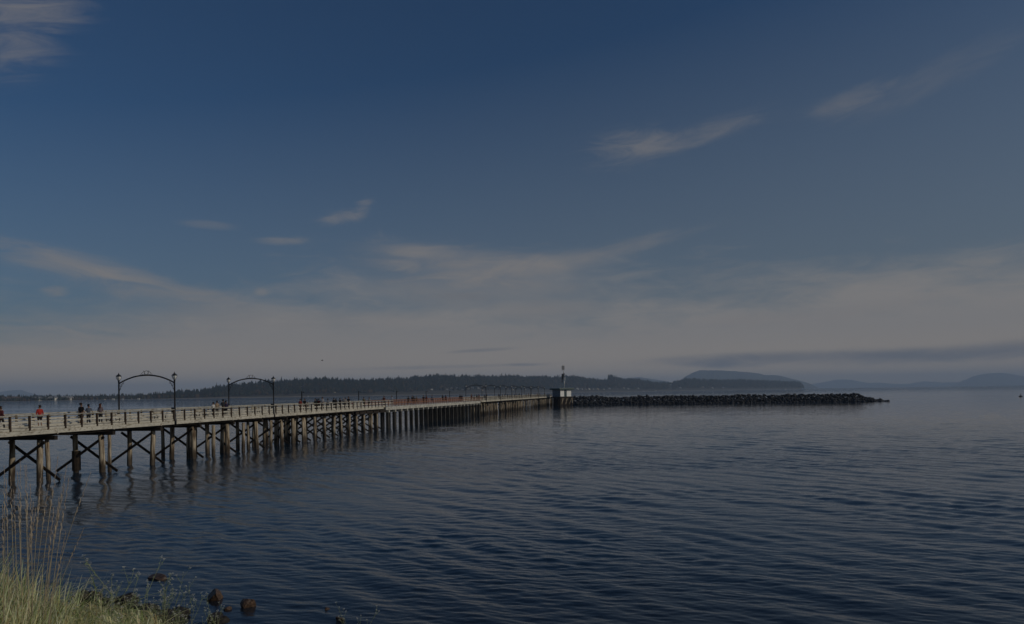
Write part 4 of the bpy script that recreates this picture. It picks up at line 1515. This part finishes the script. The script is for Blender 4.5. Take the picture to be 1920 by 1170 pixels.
# ------------------------------------------------------------------ rocks at the water's edge
rocks = [(285, 1090, .66, .20, 'low flat brown rock awash, farthest out of the rocks near the grass'),
         (400, 1129, .62, .36, 'dark square brown rock in the shallows, tallest of the group'),
         (462, 1140, .54, .29, 'wedge-shaped brown rock in the shallows, rightmost of the tall ones'),
         (427, 1145.5, .26, .10, 'small wet stone between the two tall brown rocks'),
         (636, 1166, .34, .12, 'low dark stone barely breaking the water near the bottom edge'),
         (612, 1144, .2, .06, 'small dark stone just awash, above the low one near the bottom edge')]
for i, (x, y, w, h_, lb) in enumerate(rocks):
    p = ground(x, y)
    me = rock_mesh('rock', 100 + i, 3, squash=1.0, cut=.52)
    o = link_mesh('rock', me, M_wetrock)
    o.scale = (w * .64, w * .5, h_ * .92)
    o.location = (p.x, p.y + w * .4, h_ * .12)
    o.rotation_euler = (0, 0, q_.uniform(0, 6))
    tag(o, lb, 'rock', 'rocks in the shallows')
for i in range(34):
    x = q_.uniform(150, 420); y = q_.uniform(1108, 1169)
    if y < 1106 + (x - 150) * .20: continue
    p = ground(x, y, .1)
    me = rock_mesh('boulder', 200 + i, 3, squash=.8, cut=.6)
    o = link_mesh('boulder', me, M_rock)
    w = q_.uniform(.18, .42)
    o.scale = (w, w * .8, w * .7); o.location = (p.x, p.y, .12); o.rotation_euler = (0, 0, q_.uniform(0, 6))
    tag(o, 'dark shore boulder at the waterline behind the flowering weeds', 'boulder', 'dark boulders at the waterline behind the weeds')

# ------------------------------------------------------------------ grass and weeds on the bank
VR = np.random.default_rng(5)


def ribbons(specs, seg=7):
    """specs rows: base xyz, height, lean dx dy, droop, width, colour, taper -> V, Q, C"""
    V = []; Q = []; C = []; nv = 0
    for (b, h_, lx, ly, droop, w, c, fold) in specs:
        b = np.array(b); dirn = np.array([lx, ly, 0.0]); L = np.linalg.norm(dirn) + 1e-6
        side = np.array([-ly / L, lx / L, 0]) if L > .02 else np.array([1., 0, 0])
        a = VR.uniform(0, math.pi)
        side = side * .6 + np.array([math.cos(a), math.sin(a), 0]) * .6
        side /= np.linalg.norm(side) + 1e-9
        for i in range(seg + 1):
            f = i / seg
            p = b + dirn * (f ** 1.6) + np.array([0, 0, h_ * (f - droop * f ** 3)])
            ww = w * (1 - f ** 2.2) * (.6 + .8 * min(f * 4, 1) * .5) + .0006
            up = np.array([0, 0, fold * ww])
            V += [p - side * ww + up, p, p + side * ww + up]
            C += [c] * 3
            if i:
                o_ = nv + (i - 1) * 3
                Q += [(o_, o_ + 1, o_ + 4, o_ + 3), (o_ + 1, o_ + 2, o_ + 5, o_ + 4)]
        nv += (seg + 1) * 3
    return V, Q, C


def tinted(name, V, Q, C, kind=None, label=None, cat=None):
    me = np_mesh(name, V, Q)
    ca = me.color_attributes.new('tint', 'FLOAT_COLOR', 'POINT')
    ca.data.foreach_set('color', np.array([(*c, 1.0) for c in C], np.float32).ravel())
    o = link_mesh(name, me, M_leaf, None, True)
    tag(o, label, cat, None, kind)
    return o


def leaf_sh(n, b):
    a = n.new('ShaderNodeAttribute'); a.attribute_name = 'tint'
    n.l.new(a.outputs['Color'], b.inputs['Base Color'])
    tr = n.new('ShaderNodeBsdfTranslucent'); n.l.new(a.outputs['Color'], tr.inputs[0])
    mx = n.new('ShaderNodeMixShader'); mx.inputs[0].default_value = .42
    n.l.new(b.outputs[0], mx.inputs[1]); n.l.new(tr.outputs[0], mx.inputs[2])
    n.l.new(mx.outputs[0], n.n['Material Output'].inputs[0])


M_leaf = mat('leaf', (.2, .2, .1), .6, 0, .3, leaf_sh)
GC = [(.60, .58, .32), (.42, .46, .19), (.66, .58, .36), (.20, .26, .09), (.74, .72, .50), (.44, .34, .17), (.58, .64, .36)]


def pick(k=1.3):
    c = GC[VR.integers(0, len(GC))]; g = VR.uniform(.75, 1.2) * k
    return tuple(v * g for v in c)


def at_bank(x, Y):
    a, _ = px(x, 735)
    X = a / F * Y
    return (X, Y, bank_z(X, Y))


specs = []
clumps = []
for i in range(125):
    x = VR.uniform(-230, 200); Y = VR.uniform(3.3, 5.2)
    if x > 120 and VR.random() < .6: continue
    clumps.append((x, Y))
for (x, Y) in clumps:
    hmul = float(np.interp(x, [-200, 0, 60, 120, 200], [1.1, 1.0, .9, .72, .5]))
    for j in range(90):
        b = np.array(at_bank(x, Y)) + np.array([VR.normal(0, .10), VR.normal(0, .10), -.03])
        a = VR.uniform(0, 2 * math.pi); r_ = abs(VR.normal(0, .22))
        h_ = VR.uniform(.38, .74) * hmul
        specs.append((b, h_, r_ * math.cos(a) + .05, r_ * math.sin(a), VR.uniform(.05, .35) + (r_ > .3) * .2, VR.uniform(.0022, .0055), pick(), .5))
# broad arching leaves low in front
for i in range(150):
    x = VR.uniform(-80, 150); Y = VR.uniform(2.9, 3.9)
    b = np.array(at_bank(x, Y)); a = VR.uniform(0, 2 * math.pi); r_ = VR.uniform(.25, .5)
    specs.append((b, VR.uniform(.42, .6), r_ * math.cos(a), r_ * math.sin(a), VR.uniform(.45, .75), VR.uniform(.005, .009), pick(1.35), .5))
# arching blades spilling to the right, and a matted tangle below them
for i in range(420):
    x = VR.uniform(40, 190); Y = VR.uniform(3.2, 4.8)
    b = np.array(at_bank(x, Y)); a = VR.normal(0.0, .7); r_ = VR.uniform(.2, .5)
    specs.append((b, VR.uniform(.35, .62) * float(np.interp(x, [40, 190], [1, .75])), r_ * math.cos(a), r_ * math.sin(a), VR.uniform(.2, .6), VR.uniform(.002, .0045), pick(1.2), .5))
for i in range(9500):
    x = VR.uniform(90, 470); Y = VR.uniform(3.3, 5.8)
    b = np.array(at_bank(x, Y)); hl = float(np.interp(x, [90, 180, 240, 290, 340, 420, 470], [.46, .44, .42, .34, .24, .12, .04]))
    b[2] += hl * VR.uniform(0, .75)
    a = VR.uniform(0, 6.28); r_ = abs(VR.normal(.04, .09))
    specs.append((b, VR.uniform(.03, .16), r_ * math.cos(a), r_ * math.sin(a), VR.uniform(.1, .9), VR.uniform(.0012, .0034), pick(1.3), .5))
# short stuff all over the bank top
for i in range(2600):
    x = VR.uniform(-300, 420); Y = VR.uniform(3.0, 7.5)
    b = np.array(at_bank(x, Y)); a = VR.uniform(0, 6.28); r_ = abs(VR.normal(0, .08))
    specs.append((b, VR.uniform(.08, .25), r_ * math.cos(a), r_ * math.sin(a), .2, VR.uniform(.0015, .003), pick(.8), .5))
V, Q, C = ribbons(specs)
tinted('grass', V, Q, C, 'stuff', 'thick tussocks of pale green and straw grass on the near bank', 'grass')

# tall seeding stems, each a plant of its own
tall = [(5, 955), (12, 905), (26, 925), (33, 893), (38, 872), (50, 878), (47, 880), (62, 948), (78, 885), (108, 862), (124, 880), (128, 905), (120, 915), (168, 892), (100, 960), (66, 960), (155, 995), (122, 1005), (20, 900), (90, 915), (110, 940), (-20, 900), (-45, 930), (75, 905), (8, 880), (57, 915)]
for i, (x, y) in enumerate(tall):
    Y = 3.5 + (i * 37 % 11) / 11 * 1.2
    tip = at(x, y, Y)
    bx = min(x * .62 - 12 + (i % 3) * 7, 70) if x > 60 else x - 4 + (i % 4) * 3
    b = Vector(at_bank(bx, Y))
    o = empty('grass_stem', b)
    near = 'leaning far right over the water' if x > 118 else 'standing upright over the tussocks'
    tag(o, 'tall dry seeding grass stem ' + near, 'grass stem', 'tall seeding stems ' + near)
    d = tip - b; n_s = 8; pts = []
    for j in range(n_s + 1):
        f = j / n_s
        pts.append(Vector((d.x * f ** 1.5, d.y * f ** 1.5, d.z * f)))
    m = MB(); m.tube(pts[:n_s - 0], [.0022 - .0010 * j / n_s for j in range(n_s)], 5)
    m.build('stem', cloth((.52, .44, .30)), o, True)
    m = MB()
    top = pts[-1]; base = pts[-3]
    ax = (top - base)
    for j in range(16):
        f = j / 15
        c = base + ax * f
        a = j * 2.4; rr = .0038 * math.sin(math.pi * min(.95, f + .12)) + .001
        e = Vector((math.cos(a), math.sin(a), 0))
        m.tube([c, c + e * rr + ax.normalized() * .012, c + e * rr * .9 + ax.normalized() * .026], [.0006, .0019, .0004], 4)
    m.build('seed_head', cloth((.50, .40, .31)), o, True)

# flowering weeds
M_petal = mat('pale_petal', (.62, .60, .52), .7); M_stem = cloth((.34, .38, .20)); 


def weed(seed, H_):
    r = random.Random(seed)
    o = empty('flowering_weed')
    st = MB(); lf = MB(); fl = MB()

    def stem(p, d, L, w, depth):
        pts = [p]; q = p
        for i in range(6):
            d = (d + Vector((r.uniform(-.16, .16), r.uniform(-.16, .16), .06))).normalized()
            q = q + d * L / 6; pts.append(q)
            if r.random() < .75:
                a = r.uniform(0, 6.28); e = Vector((math.cos(a), math.sin(a), r.uniform(-.1, .6))).normalized()
                s = e.cross(Vector((0, 0, 1))).normalized(); ll = r.uniform(.02, .045); ww = ll * .2
                lf.add([q, q + e * ll * .5 + s * ww, q + e * ll + Vector((0, 0, -.005)), q + e * ll * .5 - s * ww], [(0, 1, 2, 3)])
            if depth and i in (2, 3, 4) and r.random() < .8:
                a = r.uniform(0, 6.28)
                stem(q, (d + Vector((math.cos(a), math.sin(a), .1)) * .8).normalized(), L * r.uniform(.28, .45), w * .7, depth - 1)
        st.tube(pts, [w * (1 - .6 * i / 6) for i in range(7)], 5)
        for k in range(r.randint(3, 6)):
            c = q + Vector((r.uniform(-.015, .015), r.uniform(-.015, .015), r.uniform(-.01, .014)))
            for j in range(4):
                a = j * math.pi / 2 + k; e = Vector((math.cos(a), math.sin(a), .35)); s = Vector((-math.sin(a), math.cos(a), 0))
                fl.add([c, c + e * .006 + s * .005, c + e * .012, c + e * .006 - s * .005], [(0, 1, 2, 3)])
    stem(Vector((0, 0, 0)), Vector((r.uniform(-.15, .15), r.uniform(-.15, .15), 1)).normalized(), H_, .0042, 2)
    st.build('stem', M_stem, o, True); lf.build('foliage', cloth((.32, .40, .17)), o); fl.build('blossom', M_petal, o)
    return o


WK = [weed(s_, 1.0) for s_ in (3, 4, 9, 14)]
ws = [(226, 1078), (246, 1082), (296, 1083), (292, 1112), (204, 1100), (215, 1112), (186, 1120), (280, 1122), (262, 1132), (240, 1135), (338, 1126), (352, 1128), (318, 1130), (378, 1150), (365, 1158), (400, 1163), (300, 1132),
      (270, 1142), (232, 1122), (195, 1128), (170, 1116), (412, 1160), (330, 1150), (662, 1156), (668, 1160), (255, 1118), (222, 1124), (210, 1130), (283, 1128), (308, 1146), (345, 1146), (180, 1120), (392, 1156), (160, 1125)]
for i, (x, y) in enumerate(ws):
    Y = 3.9 + (i * 29 % 13) / 13 * 1.3
    tip = at(x, y, Y)
    b = Vector(at_bank(x - 6 + (i % 5) * 3, Y))
    o = WK[i] if i < 4 else copy_tree(WK[i % 4])
    hh = max(.12, tip.z - b.z)
    o.location = b; o.scale = (hh * .9,) * 2 + (hh,)
    o.rotation_euler = (0, 0, i * 1.7)
    far_r = x > 600
    lb = 'pale flowering weed poking up alone at the bottom edge' if far_r else ('small-flowered green weed in the leafy patch right of the grass' if x < 285 else 'sparse small-flowered weed standing against the dark water')
    tag(o, lb, 'weed', lb.replace('weed', 'weeds', 1))

# low leafy cover
V = []; Q = []; C = []
for i in range(14000):
    x = VR.uniform(100, 520) if VR.random() < .8 else VR.uniform(-200, 200); Y = VR.uniform(3.4, 6.2)
    hill = float(np.interp(x, [100, 180, 230, 270, 300, 420, 520], [.34, .38, .38, .32, .20, .10, .03]))
    X, _, z = at_bank(x, Y)
    z = z + hill * VR.uniform(0, 1) ** .6 * (.75 + .25 * math.sin(x * .11 + Y * 3))
    a = VR.uniform(0, 6.28); e = np.array([math.cos(a), math.sin(a), VR.uniform(-.3, .9)]); s = np.array([-math.sin(a), math.cos(a), VR.uniform(-.4, .4)])
    L = VR.uniform(.010, .024); p = np.array([X, Y, z])
    n0 = len(V)
    V += [p, p + e * L * .5 + s * L * .28, p + e * L, p + e * L * .5 - s * L * .28]
    Q.append((n0, n0 + 1, n0 + 2, n0 + 3))
    g_ = VR.uniform(.7, 1.25)
    base = (.44, .52, .20) if VR.random() < .65 else (.62, .56, .32)
    C += [tuple(v * g_ for v in base)] * 4
tinted('ground_cover', V, Q, C, 'stuff', 'low tangle of small green and straw leaves at the foot of the bank', 'ground cover')
# haze -------------------------------------------------------------------
hz = MB(); hz.box((0, 12400, 209), (20000, 13400, 211))
mh = bpy.data.materials.new('sea_haze'); mh.use_nodes = True
mh.node_tree.nodes.clear()
n_ = NT(mh.node_tree)
pv = n_.new('ShaderNodeVolumePrincipled')
pv.inputs['Color'].default_value = (.62, .78, .98, 1)
pv.inputs['Density'].default_value = 9.0e-5
pv.inputs['Anisotropy'].default_value = 0.0
mo = n_.new('ShaderNodeOutputMaterial'); n_.l.new(pv.outputs[0], mo.inputs['Volume'])
tag(hz.build('haze', mh), 'thin bluish sea haze fading the far hills', 'haze', kind='stuff')
